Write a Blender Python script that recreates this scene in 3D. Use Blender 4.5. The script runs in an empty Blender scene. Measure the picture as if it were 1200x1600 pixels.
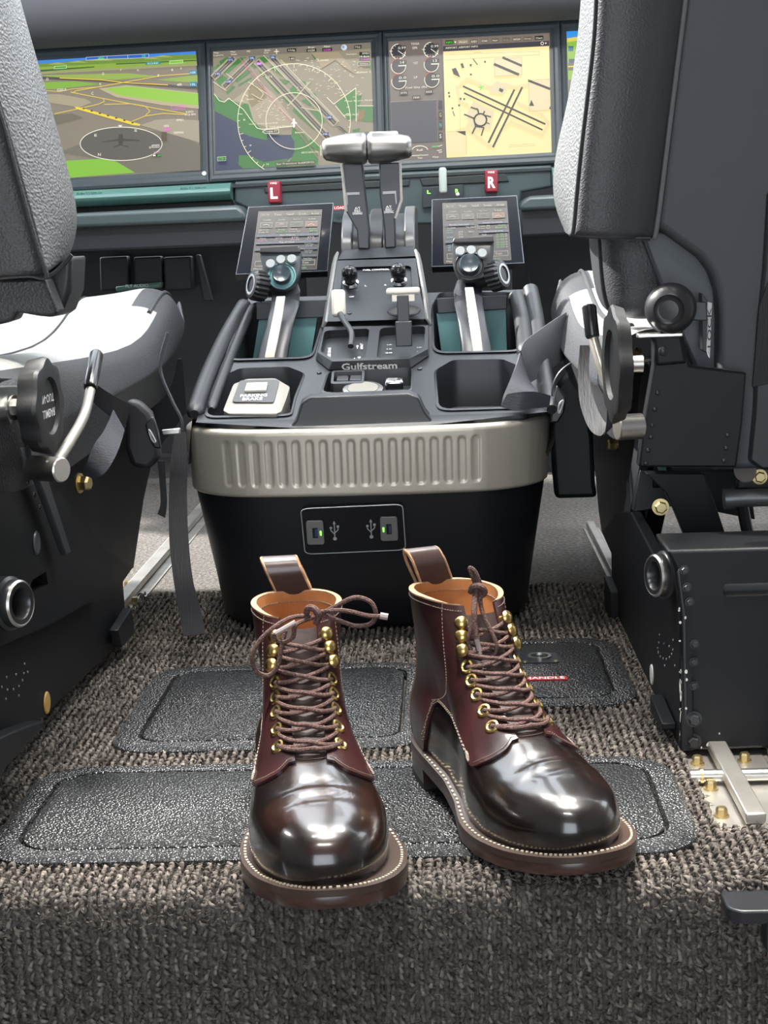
import bpy, bmesh, math, random
import numpy as np
from mathutils import Vector, Matrix
from mathutils.geometry import tessellate_polygon
random.seed(7); rng = np.random.default_rng(7)
PI = math.pi
scene = bpy.context.scene
COL = scene.collection

# ------------------------------------------------------------------ camera
FPX = 2500.0                                   # focal length in pixels of the 1200x1600 frame
CAM = Vector((0.083, 0.0, 0.45))
PITCH, YAW, ROLL = math.radians(9.76), math.radians(2.3), 0.033
F0 = Vector((-math.sin(YAW) * math.cos(PITCH), math.cos(YAW) * math.cos(PITCH), -math.sin(PITCH)))
R0 = Vector((math.cos(YAW), math.sin(YAW), 0))
U0 = R0.cross(F0)
RR = R0 * math.cos(ROLL) - U0 * math.sin(ROLL)
UU = U0 * math.cos(ROLL) + R0 * math.sin(ROLL)
cd = bpy.data.cameras.new('camera')
cd.sensor_fit = 'VERTICAL'; cd.sensor_height = 36.0; cd.lens = 36.0 * FPX / 1600.0
cd.clip_start = 0.02; cd.clip_end = 60
cam = bpy.data.objects.new('camera', cd); COL.objects.link(cam)
cam.matrix_world = Matrix(((RR.x, UU.x, -F0.x, CAM.x), (RR.y, UU.y, -F0.y, CAM.y), (RR.z, UU.z, -F0.z, CAM.z), (0, 0, 0, 1)))
scene.camera = cam

# ------------------------------------------------------------------ light
scene.view_settings.view_transform = 'Standard'
scene.view_settings.look = 'None'
scene.view_settings.gamma = 1.0
scene.view_settings.use_curve_mapping = False
scene.view_settings.exposure = 0.55
wd = bpy.data.worlds.new('sky'); scene.world = wd; wd.use_nodes = True
bg = wd.node_tree.nodes['Background']
bg.inputs[0].default_value = (0.86, 0.93, 1.0, 1); bg.inputs[1].default_value = 3.4
sd = bpy.data.lights.new('sun', 'SUN'); sd.energy = 11.0; sd.angle = math.radians(3); sd.color = (1.0, 0.97, 0.92)
sun = bpy.data.objects.new('sun', sd); COL.objects.link(sun)
sun.rotation_euler = Vector((-0.95, 0.42, 0.80)).to_track_quat('Z', 'Y').to_euler()

# ------------------------------------------------------------------ pixel -> place helpers
def ray(px, py): return F0 + RR * ((px - 600) / FPX) + UU * ((800 - py) / FPX)
def PY(px, py, Y): r = ray(px, py); return CAM + r * ((Y - CAM.y) / r.y)
def PX(px, py, X): r = ray(px, py); return CAM + r * ((X - CAM.x) / r.x)
def PZ(px, py, Z=0.0): r = ray(px, py); return CAM + r * ((Z - CAM.z) / r.z)
def PP(px, py, p, n): r = ray(px, py); return CAM + r * ((p - CAM).dot(n) / r.dot(n))
def interp(x, xs, ys): return float(np.interp(x, xs, ys))
def catmull(pts, n=8, closed=False):
    pts = [Vector(p) for p in pts]; out = []; m = len(pts)
    for i in range(m if closed else m - 1):
        if closed: a, b, c, d = pts[i - 1], pts[i], pts[(i + 1) % m], pts[(i + 2) % m]
        else: a, b, c, d = pts[max(i - 1, 0)], pts[i], pts[i + 1], pts[min(i + 2, m - 1)]
        for k in range(n):
            t = k / n
            out.append(0.5 * ((2 * b) + (c - a) * t + (2 * a - 5 * b + 4 * c - d) * t * t + (3 * b - a - 3 * c + d) * t ** 3))
    if not closed: out.append(pts[-1])
    return out

# ------------------------------------------------------------------ materials
MATS = {}
def mat(name, col=(.5, .5, .5), rough=.5, metal=0., bump=None, vary=None, coat=0., emit=None, spec=None, coatr=.05, voro=False, sheen=0, trans=0., aniso=None, coord='Object'):
    if name in MATS: return MATS[name]
    m = bpy.data.materials.new(name); m.use_nodes = True; nt = m.node_tree; N, L = nt.nodes, nt.links
    b = N['Principled BSDF']; MATS[name] = m
    b.inputs['Base Color'].default_value = (*col, 1); b.inputs['Roughness'].default_value = rough; b.inputs['Metallic'].default_value = metal
    b.inputs['Coat Weight'].default_value = coat; b.inputs['Coat Roughness'].default_value = coatr
    if spec is not None: b.inputs['Specular IOR Level'].default_value = spec
    if sheen: b.inputs['Sheen Weight'].default_value = sheen
    if trans: b.inputs['Transmission Weight'].default_value = trans
    if emit: b.inputs['Emission Color'].default_value = (*emit[:3], 1); b.inputs['Emission Strength'].default_value = emit[3]
    tc = None
    def coords(scale, stretch=None):
        nonlocal tc
        if tc is None: tc = N.new('ShaderNodeTexCoord')
        mp = N.new('ShaderNodeMapping'); L.new(tc.outputs[coord], mp.inputs[0])
        mp.inputs['Scale'].default_value = stretch or (1, 1, 1); return mp.outputs[0]
    if bump:                                  # (scale, strength[, distance])
        if voro:
            t = N.new('ShaderNodeTexVoronoi'); t.inputs['Scale'].default_value = bump[0]; t.feature = 'F1' if voro == 'F1' else 'SMOOTH_F1'; o = t.outputs['Distance']
        else:
            t = N.new('ShaderNodeTexNoise'); t.inputs['Scale'].default_value = bump[0]; t.inputs['Detail'].default_value = 3; o = t.outputs['Fac']
        L.new(coords(1, aniso), t.inputs['Vector'])
        bp = N.new('ShaderNodeBump'); bp.inputs['Strength'].default_value = bump[1]; bp.inputs['Distance'].default_value = bump[2] if len(bump) > 2 else .001
        L.new(o, bp.inputs['Height']); L.new(bp.outputs[0], b.inputs['Normal'])
    if vary:                                  # (scale, other colour, lo, hi)
        t = N.new('ShaderNodeTexNoise'); t.inputs['Scale'].default_value = vary[0]; t.inputs['Detail'].default_value = 4
        L.new(coords(1, aniso), t.inputs['Vector'])
        r = N.new('ShaderNodeMapRange'); r.inputs[1].default_value = vary[2]; r.inputs[2].default_value = vary[3]; L.new(t.outputs['Fac'], r.inputs[0])
        mx = N.new('ShaderNodeMix'); mx.data_type = 'RGBA'; L.new(r.outputs[0], mx.inputs[0])
        mx.inputs[6].default_value = (*col, 1); mx.inputs[7].default_value = (*vary[1], 1); L.new(mx.outputs[2], b.inputs['Base Color'])
    return m

leather = mat('black_leather', (.035, .037, .042), .42, bump=(520, .55, .0012), voro=True)
leather_d = mat('dark_leather', (.016, .017, .020), .46, bump=(520, .5, .001), voro=True)
leather_s = mat('smooth_leather', (.016, .017, .020), .42, bump=(300, .25, .0006), voro=True)
vinyl = mat('shell_vinyl', (.050, .052, .060), .62, bump=(900, .12, .0004))
blackpl = mat('black_plastic', (.010, .011, .014), .42, bump=(1200, .10, .0003))
blackpl2 = mat('satin_black_plastic', (.016, .017, .021), .36)
deckpl = mat('console_grey_plastic', (.016, .018, .022), .38, bump=(1500, .12, .0003))
panelg = mat('panel_slate', (.015, .018, .023), .42, bump=(1400, .08, .0002))
slate = mat('instrument_panel_grey', (.046, .068, .074), .38)  # grey shifted to teal for the glow that falls on the panel
tealp = mat('teal_grey_trim', (.085, .185, .165), .28)  # teal window glow put into this trim colour
blackmt = mat('powder_black_metal', (.006, .0068, .0085), .46, bump=(1500, .2, .0004), spec=.25)
bandm = mat('champagne_metal', (.56, .51, .43), .36, .45, bump=(2500, .06, .0002))
silver = mat('brushed_silver', (.25, .24, .23), .34, 1.0, bump=(700, .10, .0003), aniso=(1, 14, 14))
steel = mat('steel', (.60, .58, .54), .30, 1.0)
chrome = mat('chrome', (.75, .77, .80), .12, 1.0)
rodm = mat('satin_rod', (.42, .39, .34), .36, .8)
brass = mat('brass', (.60, .44, .17), .28, 1.0, vary=(300, (.42, .29, .10), .4, .65))
zinc = mat('yellow_zinc', (.62, .50, .26), .35, 1.0)
alum = mat('bare_aluminium', (.58, .56, .52), .42, .9, bump=(400, .1, .0003), vary=(30, (.46, .43, .39), .35, .7))
ivory = mat('ivory_plastic', (.66, .62, .55), .35)
white = mat('white_print', (.85, .85, .83), .5)
greyp = mat('grey_print', (.42, .44, .46), .5)
darkprint = mat('dark_print', (.01, .05, .045), .5)
redp = mat('red_handle', (.24, .015, .03), .32)
redl = mat('red_label', (.42, .02, .025), .4)
tealmat = mat('teal_shelf', (.10, .24, .25), .5)  # teal light put into the colour of bay plates and dial ring
webbing = mat('webbing', (.042, .043, .052), .50, bump=(700, .6, .0008), aniso=(.12, 1, 1))
webbing_d = mat('dark_webbing', (.008, .0075, .010), .65, bump=(600, .6, .0008), aniso=(1, .12, .12))
greybtn = mat('grey_button', (.28, .30, .31), .5)
glassd = mat('dark_glass', (.010, .012, .018), .12, coat=.5)
frost = mat('frosted_disc', (.20, .185, .16), .5)
green_led = mat('green_led', (.1, .6, .05), .4, emit=(.25, 1, .1, 1.5))

# ------------------------------------------------------------------ mesh builder
class MB:
    def __init__(s): s.v = []; s.f = []; s.m = []
    def add(s, vs, fs, mi=0):
        o = len(s.v); s.v += [tuple(p) for p in vs]; s.f += [tuple(i + o for i in f) for f in fs]; s.m += [mi] * len(fs); return s
    def box(s, c, size, rot=None, mi=0):
        x, y, z = [a / 2 for a in size]; R = rot or Matrix.Identity(3); c = Vector(c)
        vs = [c + R @ Vector((sx * x, sy * y, sz * z)) for sx in (-1, 1) for sy in (-1, 1) for sz in (-1, 1)]
        return s.add(vs, [(0, 1, 3, 2), (4, 6, 7, 5), (0, 4, 5, 1), (2, 3, 7, 6), (0, 2, 6, 4), (1, 5, 7, 3)], mi)
    def prism(s, poly, d, mi=0):                 # poly: 3D points (planar outline), extruded by vector d
        n = len(poly); d = Vector(d); a = [Vector(p) for p in poly]
        s.add(a + [p + d for p in a], [tuple(range(n))[::-1], tuple(range(n, 2 * n))] + [(i, (i + 1) % n, n + (i + 1) % n, n + i) for i in range(n)], mi); return s
    def loft(s, rings, closed=True, cap0=False, cap1=False, mi=0):
        n = len(rings[0]); vs = [p for r in rings for p in r]; fs = []
        for i in range(len(rings) - 1):
            for j in range(n if closed else n - 1):
                k = (j + 1) % n; fs.append((i * n + j, i * n + k, (i + 1) * n + k, (i + 1) * n + j))
        if cap0: fs.append(tuple(range(n))[::-1])
        if cap1: fs.append(tuple((len(rings) - 1) * n + j for j in range(n)))
        return s.add(vs, fs, mi)
    def tube(s, path, r, n=8, closed=False, caps=True, mi=0, flat=1.0, up=None):
        path = [Vector(p) for p in path]; m = len(path); rings = []; ref = Vector(up) if up else None
        for i, p in enumerate(path):
            t = (path[(i + 1) % m] - path[i - 1]) if closed else (path[min(i + 1, m - 1)] - path[max(i - 1, 0)])
            t.normalize()
            if ref is None: ref = Vector((0, 0, 1)) if abs(t.z) < .9 else Vector((1, 0, 0))
            a = ref - t * ref.dot(t)
            if a.length < 1e-6: a = t.orthogonal()
            a.normalize(); b = t.cross(a)
            if not up: ref = a
            rr = r[i] if hasattr(r, '__len__') else r
            rings.append([p + (a * math.cos(2 * PI * k / n) * flat + b * math.sin(2 * PI * k / n)) * rr for k in range(n)])
        if closed: rings.append(rings[0])
        return s.loft(rings, True, caps and not closed, caps and not closed, mi)
    def lathe(s, prof, c, axis=(0, 0, 1), n=24, mi=0, capa=True, capb=True):   # prof: [(r, h)]
        ax = Vector(axis).normalized(); a = ax.orthogonal().normalized(); b = ax.cross(a); c = Vector(c)
        rings = [[c + ax * h + (a * math.cos(2 * PI * k / n) + b * math.sin(2 * PI * k / n)) * r for k in range(n)] for r, h in prof]
        return s.loft(rings, True, capa, capb, mi)
    def ball(s, c, r, n=12, mi=0, sc=(1, 1, 1), rot=None):
        R = rot or Matrix.Identity(3); c = Vector(c)
        rings = [[c + R @ Vector((r * sc[0] * math.sin(PI * i / n) * math.cos(2 * PI * k / (2 * n)), r * sc[1] * math.sin(PI * i / n) * math.sin(2 * PI * k / (2 * n)), r * sc[2] * math.cos(PI * i / n))) for k in range(2 * n)] for i in range(n + 1)]
        rings[0] = [p + Vector((1e-6 * k, 0, 0)) for k, p in enumerate(rings[0])]
        return s.loft(rings, True, False, False, mi)
    def strip(s, path, w, th=.0015, mi=0):       # ribbon: path of (centre, width vector)
        A = []
        for (p, wv) in path: A.append((Vector(p), Vector(wv) * .5))
        rings = []
        for i, (p, h) in enumerate(A):
            t = A[min(i + 1, len(A) - 1)][0] - A[max(i - 1, 0)][0]; nn = t.cross(h).normalized() * th * .5
            rings.append([p - h - nn, p + h - nn, p + h + nn, p - h + nn])
        return s.loft(rings, True, True, True, mi)
    def poly(s, pts, mi=0): return s.add(pts, [tuple(range(len(pts)))], mi)
    def flat(s, outer, holes=(), fn=None, mi=0):  # 2D outline with holes -> 3D by fn(x, y)
        allp = [[Vector((p[0], p[1], 0)) for p in outer]] + [[Vector((p[0], p[1], 0)) for p in h] for h in holes]
        tr = tessellate_polygon(allp); pts = [fn(p.x, p.y) for l in allp for p in l]
        return s.add(pts, [tuple(t) for t in tr], mi)

def obj(name, mb, m, parent=None, smooth=True, bevel=0, seg=2, sub=0, solid=0, angle=35):
    me = bpy.data.meshes.new(name)
    me.from_pydata([tuple(p) for p in mb.v], [], mb.f)
    for x in (m if isinstance(m, (list, tuple)) else [m]): me.materials.append(x)
    if any(mb.m): me.polygons.foreach_set('material_index', mb.m)
    bm = bmesh.new(); bm.from_mesh(me); bmesh.ops.remove_doubles(bm, verts=bm.verts, dist=1e-6); bmesh.ops.recalc_face_normals(bm, faces=bm.faces); bm.to_mesh(me); bm.free()
    if smooth:
        me.polygons.foreach_set('use_smooth', [True] * len(me.polygons))
        try: me.set_sharp_from_angle(angle=math.radians(angle))
        except Exception: pass
    o = bpy.data.objects.new(name, me); COL.objects.link(o)
    if solid: md = o.modifiers.new('solid', 'SOLIDIFY'); md.thickness = solid; md.offset = 0
    if bevel: md = o.modifiers.new('bevel', 'BEVEL'); md.width = bevel; md.segments = seg; md.limit_method = 'ANGLE'; md.angle_limit = math.radians(32); md.harden_normals = False
    if sub: md = o.modifiers.new('sub', 'SUBSURF'); md.levels = sub; md.render_levels = sub
    if name in ('lettering', 'screen_image', 'stitching'): o['kind'] = 'stuff'
    if parent is not None: o.parent = parent; o.matrix_parent_inverse = root_matrix(parent).inverted()
    return o
def root_matrix(o):
    mtx = o.matrix_basis.copy() if o.parent is None else root_matrix(o.parent) @ o.matrix_parent_inverse @ o.matrix_basis
    return mtx
def tag(o, label=None, cat=None, group=None, kind=None):
    if label: o['label'] = label
    if cat: o['category'] = cat
    if group: o['group'] = group
    if kind: o['kind'] = kind
    return o
def thing(name, label, cat, loc=(0, 0, 0), rotz=0, group=None):
    o = bpy.data.objects.new(name, None); COL.objects.link(o); o.empty_display_size = .03
    o.location = loc; o.rotation_euler = (0, 0, rotz); return tag(o, label, cat, group)
def xf(mb, mtx): mb.v = [tuple(mtx @ Vector(p)) for p in mb.v]; return mb
_tc = {}
def text_mesh(txt, bold=0.0):
    key = (txt, bold)
    if key in _tc: return _tc[key]
    cu = bpy.data.curves.new('t', 'FONT'); cu.body = txt; cu.size = 1; cu.offset = bold; cu.resolution_u = 2
    cu.align_x = 'CENTER'; cu.align_y = 'CENTER'
    o = bpy.data.objects.new('t', cu); COL.objects.link(o)
    dg = bpy.context.evaluated_depsgraph_get(); me = o.evaluated_get(dg).to_mesh()
    vs = [v.co.copy() for v in me.vertices]; fs = [tuple(p.vertices) for p in me.polygons]
    bpy.data.objects.remove(o); bpy.data.curves.remove(cu)
    if vs:
        x0 = min(v.x for v in vs); x1 = max(v.x for v in vs); y0 = min(v.y for v in vs); y1 = max(v.y for v in vs)
        vs = [Vector(((v.x - x0) / (x1 - x0) - .5, (v.y - y0) / (y1 - y0) - .5, 0)) for v in vs]   # unit box
    _tc[key] = (vs, fs); return _tc[key]
def text_on(mb, txt, c, ex, ey, w, h, bold=0.0, mi=0):    # lettering as flat shapes: centre, unit right, unit up, width, height
    vs, fs = text_mesh(txt, bold); c = Vector(c); ex = Vector(ex); ey = Vector(ey)
    return mb.add([c + ex * (v.x * w) + ey * (v.y * h) for v in vs], fs, mi)
# ------------------------------------------------------------------ the room
def smoothrect(x0, x1, y0, y1, r, n=8):
    pts = []
    for cx, cy, a in ((x1 - r, y0 + r, -90), (x1 - r, y1 - r, 0), (x0 + r, y1 - r, 90), (x0 + r, y0 + r, 180)):
        for k in range(n + 1):
            t = math.radians(a + 90 * k / n); pts.append((cx + r * math.cos(t), cy + r * math.sin(t)))
    return pts
EDGE = PZ(300, 1388).y                     # the step's front edge
RAD = .016
def floor_path(s):                         # s along the carpet: >0 on the floor away from the step, <0 down the riser
    if s >= 0: return Vector((0, EDGE + RAD + s, 0)), Vector((0, 0, 1)), Vector((0, 1, 0))
    arc = RAD * PI / 2
    if s > -arc:
        a = -s / RAD; return Vector((0, EDGE + RAD - RAD * math.sin(a), -RAD + RAD * math.cos(a))), Vector((0, -math.sin(a), math.cos(a))), Vector((0, math.cos(a), math.sin(a)))
    return Vector((0, EDGE, -RAD + (s + arc))), Vector((0, -1, 0)), Vector((0, 0, 1))
carpet = mat('carpet_backing', (.075, .066, .060), .95, bump=(260, .9, .004), vary=(180, (.16, .145, .13), .4, .65))
mb = MB(); prof = [floor_path(s)[0] for s in [2.6, 1.2, .6, .3, .1, 0, -.006, -.012, -.018, -.0251, -.08, -.20]]
prof = [floor_path(s)[0] - floor_path(s)[1] * .006 for s in [2.6, 1.2, .6, .3, .1, 0, -.006, -.012, -.018, -.0251, -.08, -.20]]
mb.loft([[p + Vector((-1.25, 0, 0)), p + Vector((1.25, 0, 0))] for p in prof], closed=False)
bm_floor = obj('floor', mb, carpet); tag(bm_floor, 'grey-brown ribbed carpet floor ending in a step', None, kind='structure')
mb = MB(); mb.poly([(-1.25, -1.0, -.235), (1.25, -1.0, -.235), (1.25, EDGE + .01, -.235), (-1.25, EDGE + .01, -.235)])
tag(obj('floor_lower', mb, carpet), 'carpeted lower floor below the step', None, kind='structure')

wallm = mat('wall_panel', (.20, .20, .21), .6)
def wall_side(name, X, sg):
    mb = MB()
    def q(y0, y1, z0, z1): mb.box((X + sg * .02, (y0 + y1) / 2, (z0 + z1) / 2), (.04, y1 - y0, z1 - z0))
    q(-1.0, 3.6, -.24, .62); q(-1.0, 1.55, .62, 1.45); q(2.15, 2.25, .62, 1.05); q(3.0, 3.6, .62, .74); q(1.55, 3.6, 1.05, 1.45)
    return tag(obj(name, mb, wallm, smooth=False), 'cockpit side wall with window openings', None, kind='structure')
mb = MB(); mb.box((-.95, -1.02, .6), (.6, .04, 1.75)); mb.box((.95, -1.02, .6), (.6, .04, 1.75)); mb.box((0, -1.02, 1.35), (1.3, .04, .25)); tag(obj('wall_back', mb, wallm, smooth=False), 'rear wall of the vestibule', None, kind='structure')  # unseen; added to hold back fill light from behind
wall_side('wall_left', -1.2, -1); wall_side('wall_right', 1.2, 1)
mb = MB(); mb.box((0, 3.45, .18), (2.5, .05, .85)); mb.box((0, 3.45, 1.36), (2.5, .05, .18))
for x in (-1.19, 0, 1.19): mb.box((x, 3.45, .95), (.06, .05, .75))
tag(obj('wall_front', mb, wallm, smooth=False), 'front bulkhead below the windshield', None, kind='structure')
mb = MB(); mb.box((0, .40, 1.47), (2.5, 2.8, .04)); mb.box((0, 3.40, 1.47), (2.5, .14, .04)); mb.box((0, 2.55, 1.47), (.16, 1.6, .04))
tag(obj('ceiling', mb, wallm, smooth=False), 'cockpit ceiling', None, kind='structure')

# unseen lamp panels, added for overhead light and the boot highlights
lampm = mat('lamp_diffuser', (.9, .9, .9), .5, emit=(1.0, .97, .92, 75.0))
for i, (x, y, w, d) in enumerate(((-.22, 1.66, .34, .12), (.30, 1.66, .34, .12), (.04, .35, .40, .06))):
    t = thing('ceiling_light', ['flat ceiling lamp above the left seat back', 'flat ceiling lamp above the right seat back', 'long ceiling lamp over the lower floor'][i], 'lamp', (x, y, 1.45), group='ceiling lamps')
    mb = MB(); mb.box((x, y, 1.443), (w, d, .012)); obj('diffuser', mb, lampm, t)
    mb = MB(); mb.prism([Vector((a, b, 1.45)) for a, b in smoothrect(x - w / 2 - .015, x + w / 2 + .015, y - d / 2 - .015, y + d / 2 + .015, .02)], (0, 0, -.006)); obj('frame', mb, alum, t)

for i, (x, y) in enumerate(((-.30, 1.17), (.04, 1.17), (.38, 1.17))):  # three unseen spots added to brighten the step and front hatch
    t = thing('downlight', ['recessed downlight over the left of the step', 'recessed downlight over the middle of the step', 'recessed downlight over the right of the step'][i], 'lamp', (x, y, 1.45), group='downlights over the step')
    mb = MB(); mb.lathe([(.075, 0), (.075, -.006), (.060, -.008), (.058, 0)], (x, y, 1.45), (0, 0, 1), 32); obj('ring', mb, alum, t)
    ld = bpy.data.lights.new('downlight_beam', 'SPOT'); ld.energy = 115; ld.spot_size = math.radians(27); ld.spot_blend = .75; ld.shadow_soft_size = .05; ld.color = (1.0, .96, .89)
    lo_ = bpy.data.objects.new('beam', ld); COL.objects.link(lo_); lo_.parent = t; lo_.location = (0, 0, -.012); lo_.rotation_euler = (0, 0, 0)
# ---- carpet pile
matm = mat('hatch_pebble', (.026, .027, .028), .25, bump=(430, 1.0, .0019), voro='F1', spec=.75)
matm2 = matm
M1 = (PZ(-12, 1318).x, PZ(1090, 1300).x, PZ(300, 1349).y, PZ(300, 1199).y)
M2 = (PZ(183, 1150).x, PZ(668, 1140).x, PZ(350, 1176).y, PZ(350, 1045).y)
M3 = (PZ(690, 1060).x, PZ(984, 1062).x, PZ(900, 1106).y, PZ(900, 1001).y)
RAILX = (PZ(240, 897).x - .012, PZ(1140, 1210).x)
def in_mat(x, y):
    ok = np.zeros(x.shape, bool)
    for m, r in ((M1, .045), (M2, .04), (M3, .04)):
        cx, cy, hx, hy = (m[0] + m[1]) / 2, (m[2] + m[3]) / 2, (m[1] - m[0]) / 2 - r, (m[3] - m[2]) / 2 - r
        dx = np.maximum(np.abs(x - cx) - hx, 0); dy = np.maximum(np.abs(y - cy) - hy, 0)
        ok |= (dx * dx + dy * dy) < (r + .001) ** 2
    ok |= (np.abs(x - RAILX[0]) < .016) & (y > 1.86)
    ok |= (np.abs(x - RAILX[1] - .006) < .036) & (y > 1.165)
    return ok
pile = bpy.data.materials.new('carpet_pile'); pile.use_nodes = True
nt = pile.node_tree; b = nt.nodes['Principled BSDF']; b.inputs['Roughness'].default_value = .9; b.inputs['Specular IOR Level'].default_value = .2
at = nt.nodes.new('ShaderNodeAttribute'); at.attribute_name = 'tint'
rp = nt.nodes.new('ShaderNodeValToRGB'); rp.color_ramp.elements[0].color = (.048, .041, .037, 1); rp.color_ramp.elements[1].color = (.225, .196, .172, 1)
nt.links.new(at.outputs['Fac'], rp.inputs[0]); nt.links.new(rp.outputs[0], b.inputs['Base Color'])
def mesh_np(name, V, Fq, tint, m, nper):
    me = bpy.data.meshes.new(name); nv = len(V); nf = len(Fq)
    me.vertices.add(nv); me.vertices.foreach_set('co', V.astype(np.float32).ravel())
    k = Fq.shape[1]; me.loops.add(nf * k); me.loops.foreach_set('vertex_index', Fq.astype(np.int32).ravel())
    me.polygons.add(nf); me.polygons.foreach_set('loop_start', np.arange(0, nf * k, k, dtype=np.int32)); me.polygons.foreach_set('loop_total', np.full(nf, k, np.int32))
    me.polygons.foreach_set('use_smooth', np.ones(nf, bool)); me.update(); me.validate()
    a = me.attributes.new('tint', 'FLOAT', 'POINT'); a.data.foreach_set('value', tint.astype(np.float32)); me.materials.append(m)
    o = bpy.data.objects.new(name, me); COL.objects.link(o); return o
def floor_path_np(s):
    arc = RAD * PI / 2; a = np.clip(-s / RAD, 0, PI / 2)
    y = EDGE + RAD - RAD * np.sin(a) + np.maximum(s, 0); z = -RAD + RAD * np.cos(a) + np.minimum(s + arc, 0)
    return y, z, a
xs = np.arange(-.56, .60, .0070); ss = np.concatenate([np.arange(-.155, .45, .0043), np.arange(.45, .95, .0064)])
X, S = np.meshgrid(xs, ss); X = X.ravel(); S = S.ravel()
X = X + rng.normal(0, .0005, X.shape); S = S + rng.normal(0, .0012, S.shape)
y, z, a = floor_path_np(S); keep = ~in_mat(X, y) ; X, S, y, z, a = X[keep], S[keep], y[keep], z[keep], a[keep]; n = len(X)
K, SD = 5, 4
tv = []                                       # template tuft: a small leaning loop of yarn, along +s, bulging +n
for i in range(K):
    t = i / (K - 1); r = .00165 * (.55 + .45 * math.sin(PI * (.15 + .7 * t)))
    for j in range(SD):
        q = 2 * PI * j / SD + .6
        tv.append((r * math.cos(q) + .0006 * math.sin(t * 5), -.0030 + .0060 * t + 0 * r, -.004 + .0050 * math.sin(PI * (.08 + .84 * t)) + r * math.sin(q)))
tv = np.array(tv); tf = np.array([(i * SD + j, i * SD + (j + 1) % SD, (i + 1) * SD + (j + 1) % SD, (i + 1) * SD + j) for i in range(K - 1) for j in range(SD)])
yaw = rng.normal(0, .30, n) + np.where(rng.random(n) < .5, .45, -.45); sc = rng.uniform(.85, 1.25, n); hz = rng.uniform(.7, 1.25, n); lift = rng.normal(0, .0006, n)
lx = (tv[None, :, 0] * np.cos(yaw)[:, None] - tv[None, :, 1] * np.sin(yaw)[:, None]) * sc[:, None]
ls = (tv[None, :, 0] * np.sin(yaw)[:, None] + tv[None, :, 1] * np.cos(yaw)[:, None]) * sc[:, None]
ln = tv[None, :, 2] * hz[:, None] + lift[:, None]
ca, sa = np.cos(a)[:, None], np.sin(a)[:, None]
V = np.stack([X[:, None] + lx, y[:, None] + ls * ca - ln * sa, z[:, None] + ls * sa + ln * ca], -1).reshape(-1, 3)
Fq = (tf[None] + (np.arange(n) * len(tv))[:, None, None]).reshape(-1, 4)
tint = np.repeat(np.clip(rng.beta(1.6, 2.6, n), 0, 1), len(tv))
o = mesh_np('carpet_pile', V, Fq, tint, pile, 4); tag(o, 'grey-brown looped wool pile of the carpet and step', 'carpet', kind='stuff')
nf = 46000                                    # loose wool fibres
fx = rng.uniform(-.52, .56, nf); fs = rng.uniform(-.15, .30, nf) ; fs[: nf // 3] = rng.uniform(-.15, .02, nf // 3)
y, z, a = floor_path_np(fs); keep = ~in_mat(fx, y); fx, y, z, a = fx[keep], y[keep], z[keep], a[keep]; nf = len(fx)
d = rng.normal(0, 1, (nf, 3)); d[:, 2] = np.abs(d[:, 2]) * .45 + .1; d /= np.linalg.norm(d, axis=1)[:, None]; ln_ = rng.uniform(.0025, .008, nf)
side = np.cross(d, rng.normal(0, 1, (nf, 3))); side /= np.linalg.norm(side, axis=1)[:, None]
c0 = np.zeros((nf, 3)); p = [c0 - side * .00011, c0 + side * .00011, d * (ln_ * .6)[:, None] + side * .00009 + [0, 0, .0004], d * ln_[:, None] - np.array([0, 0, .0006])]
L_ = np.stack(p, 1); ca, sa = np.cos(a)[:, None], np.sin(a)[:, None]
V = np.stack([fx[:, None] + L_[..., 0], y[:, None] + L_[..., 1] * ca - L_[..., 2] * sa, z[:, None] + L_[..., 1] * sa + L_[..., 2] * ca], -1).reshape(-1, 3)
Fq = np.array([[0, 1, 2, 3]])[None] + (np.arange(nf) * 4)[:, None, None]
o = mesh_np('carpet_fuzz', V, Fq.reshape(-1, 4), np.repeat(rng.uniform(.3, 1, nf), 4), pile, 4); tag(o, 'fine loose wool fibres over the carpet', 'carpet', kind='stuff')

# ---- floor hatches
def hatch(m, r, rim, label, matr, loc, z=.0045):
    t = thing('floor_hatch', label, 'floor hatch', loc, group='pebbled floor hatch covers')
    x0, x1, y0, y1 = m; out = smoothrect(x0, x1, y0, y1, r); mid = smoothrect(x0 + .006, x1 - .006, y0 + .006, y1 - .006, r - .006)
    inn = smoothrect(x0 + rim, x1 - rim, y0 + rim, y1 - rim, max(r - rim * .6, .012))
    inn2 = smoothrect(x0 + rim + .0012, x1 - rim - .0012, y0 + rim + .0012, y1 - rim - .0012, max(r - rim * .6, .012))
    L = lambda o, zz: [Vector((p[0], p[1], zz)) for p in o]
    mb = MB(); mb.loft([L(out, -.006), L(out, z - .0025), L(mid, z), L(inn, z - .0005), L(inn2, z - .006)]); obj('rim', mb, matr, t)
    g = .0035; lid = smoothrect(x0 + rim + g, x1 - rim - g, y0 + rim + g, y1 - rim - g, max(r - rim * .7, .010)); lid2 = smoothrect(x0 + rim + g + .001, x1 - rim - g - .001, y0 + rim + g + .001, y1 - rim - g - .001, max(r - rim * .7, .010))
    mb = MB(); mb.loft([L(lid, -.006), L(lid, z - .001), L(lid2, z)], cap1=True); obj('lid', mb, matr, t, angle=50)
    return t
hatch(M1, .045, .020, 'wide grey pebbled floor hatch under the boot toes at the step', matm, ((M1[0] + M1[1]) / 2, (M1[2] + M1[3]) / 2, 0))
hatch(M2, .040, .022, 'black pebbled floor hatch behind the left boot', matm2, ((M2[0] + M2[1]) / 2, (M2[2] + M2[3]) / 2, 0))
h3 = hatch(M3, .040, .020, 'black pebbled floor hatch with latch ring behind the right boot', matm2, ((M3[0] + M3[1]) / 2, (M3[2] + M3[3]) / 2, 0))
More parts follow.
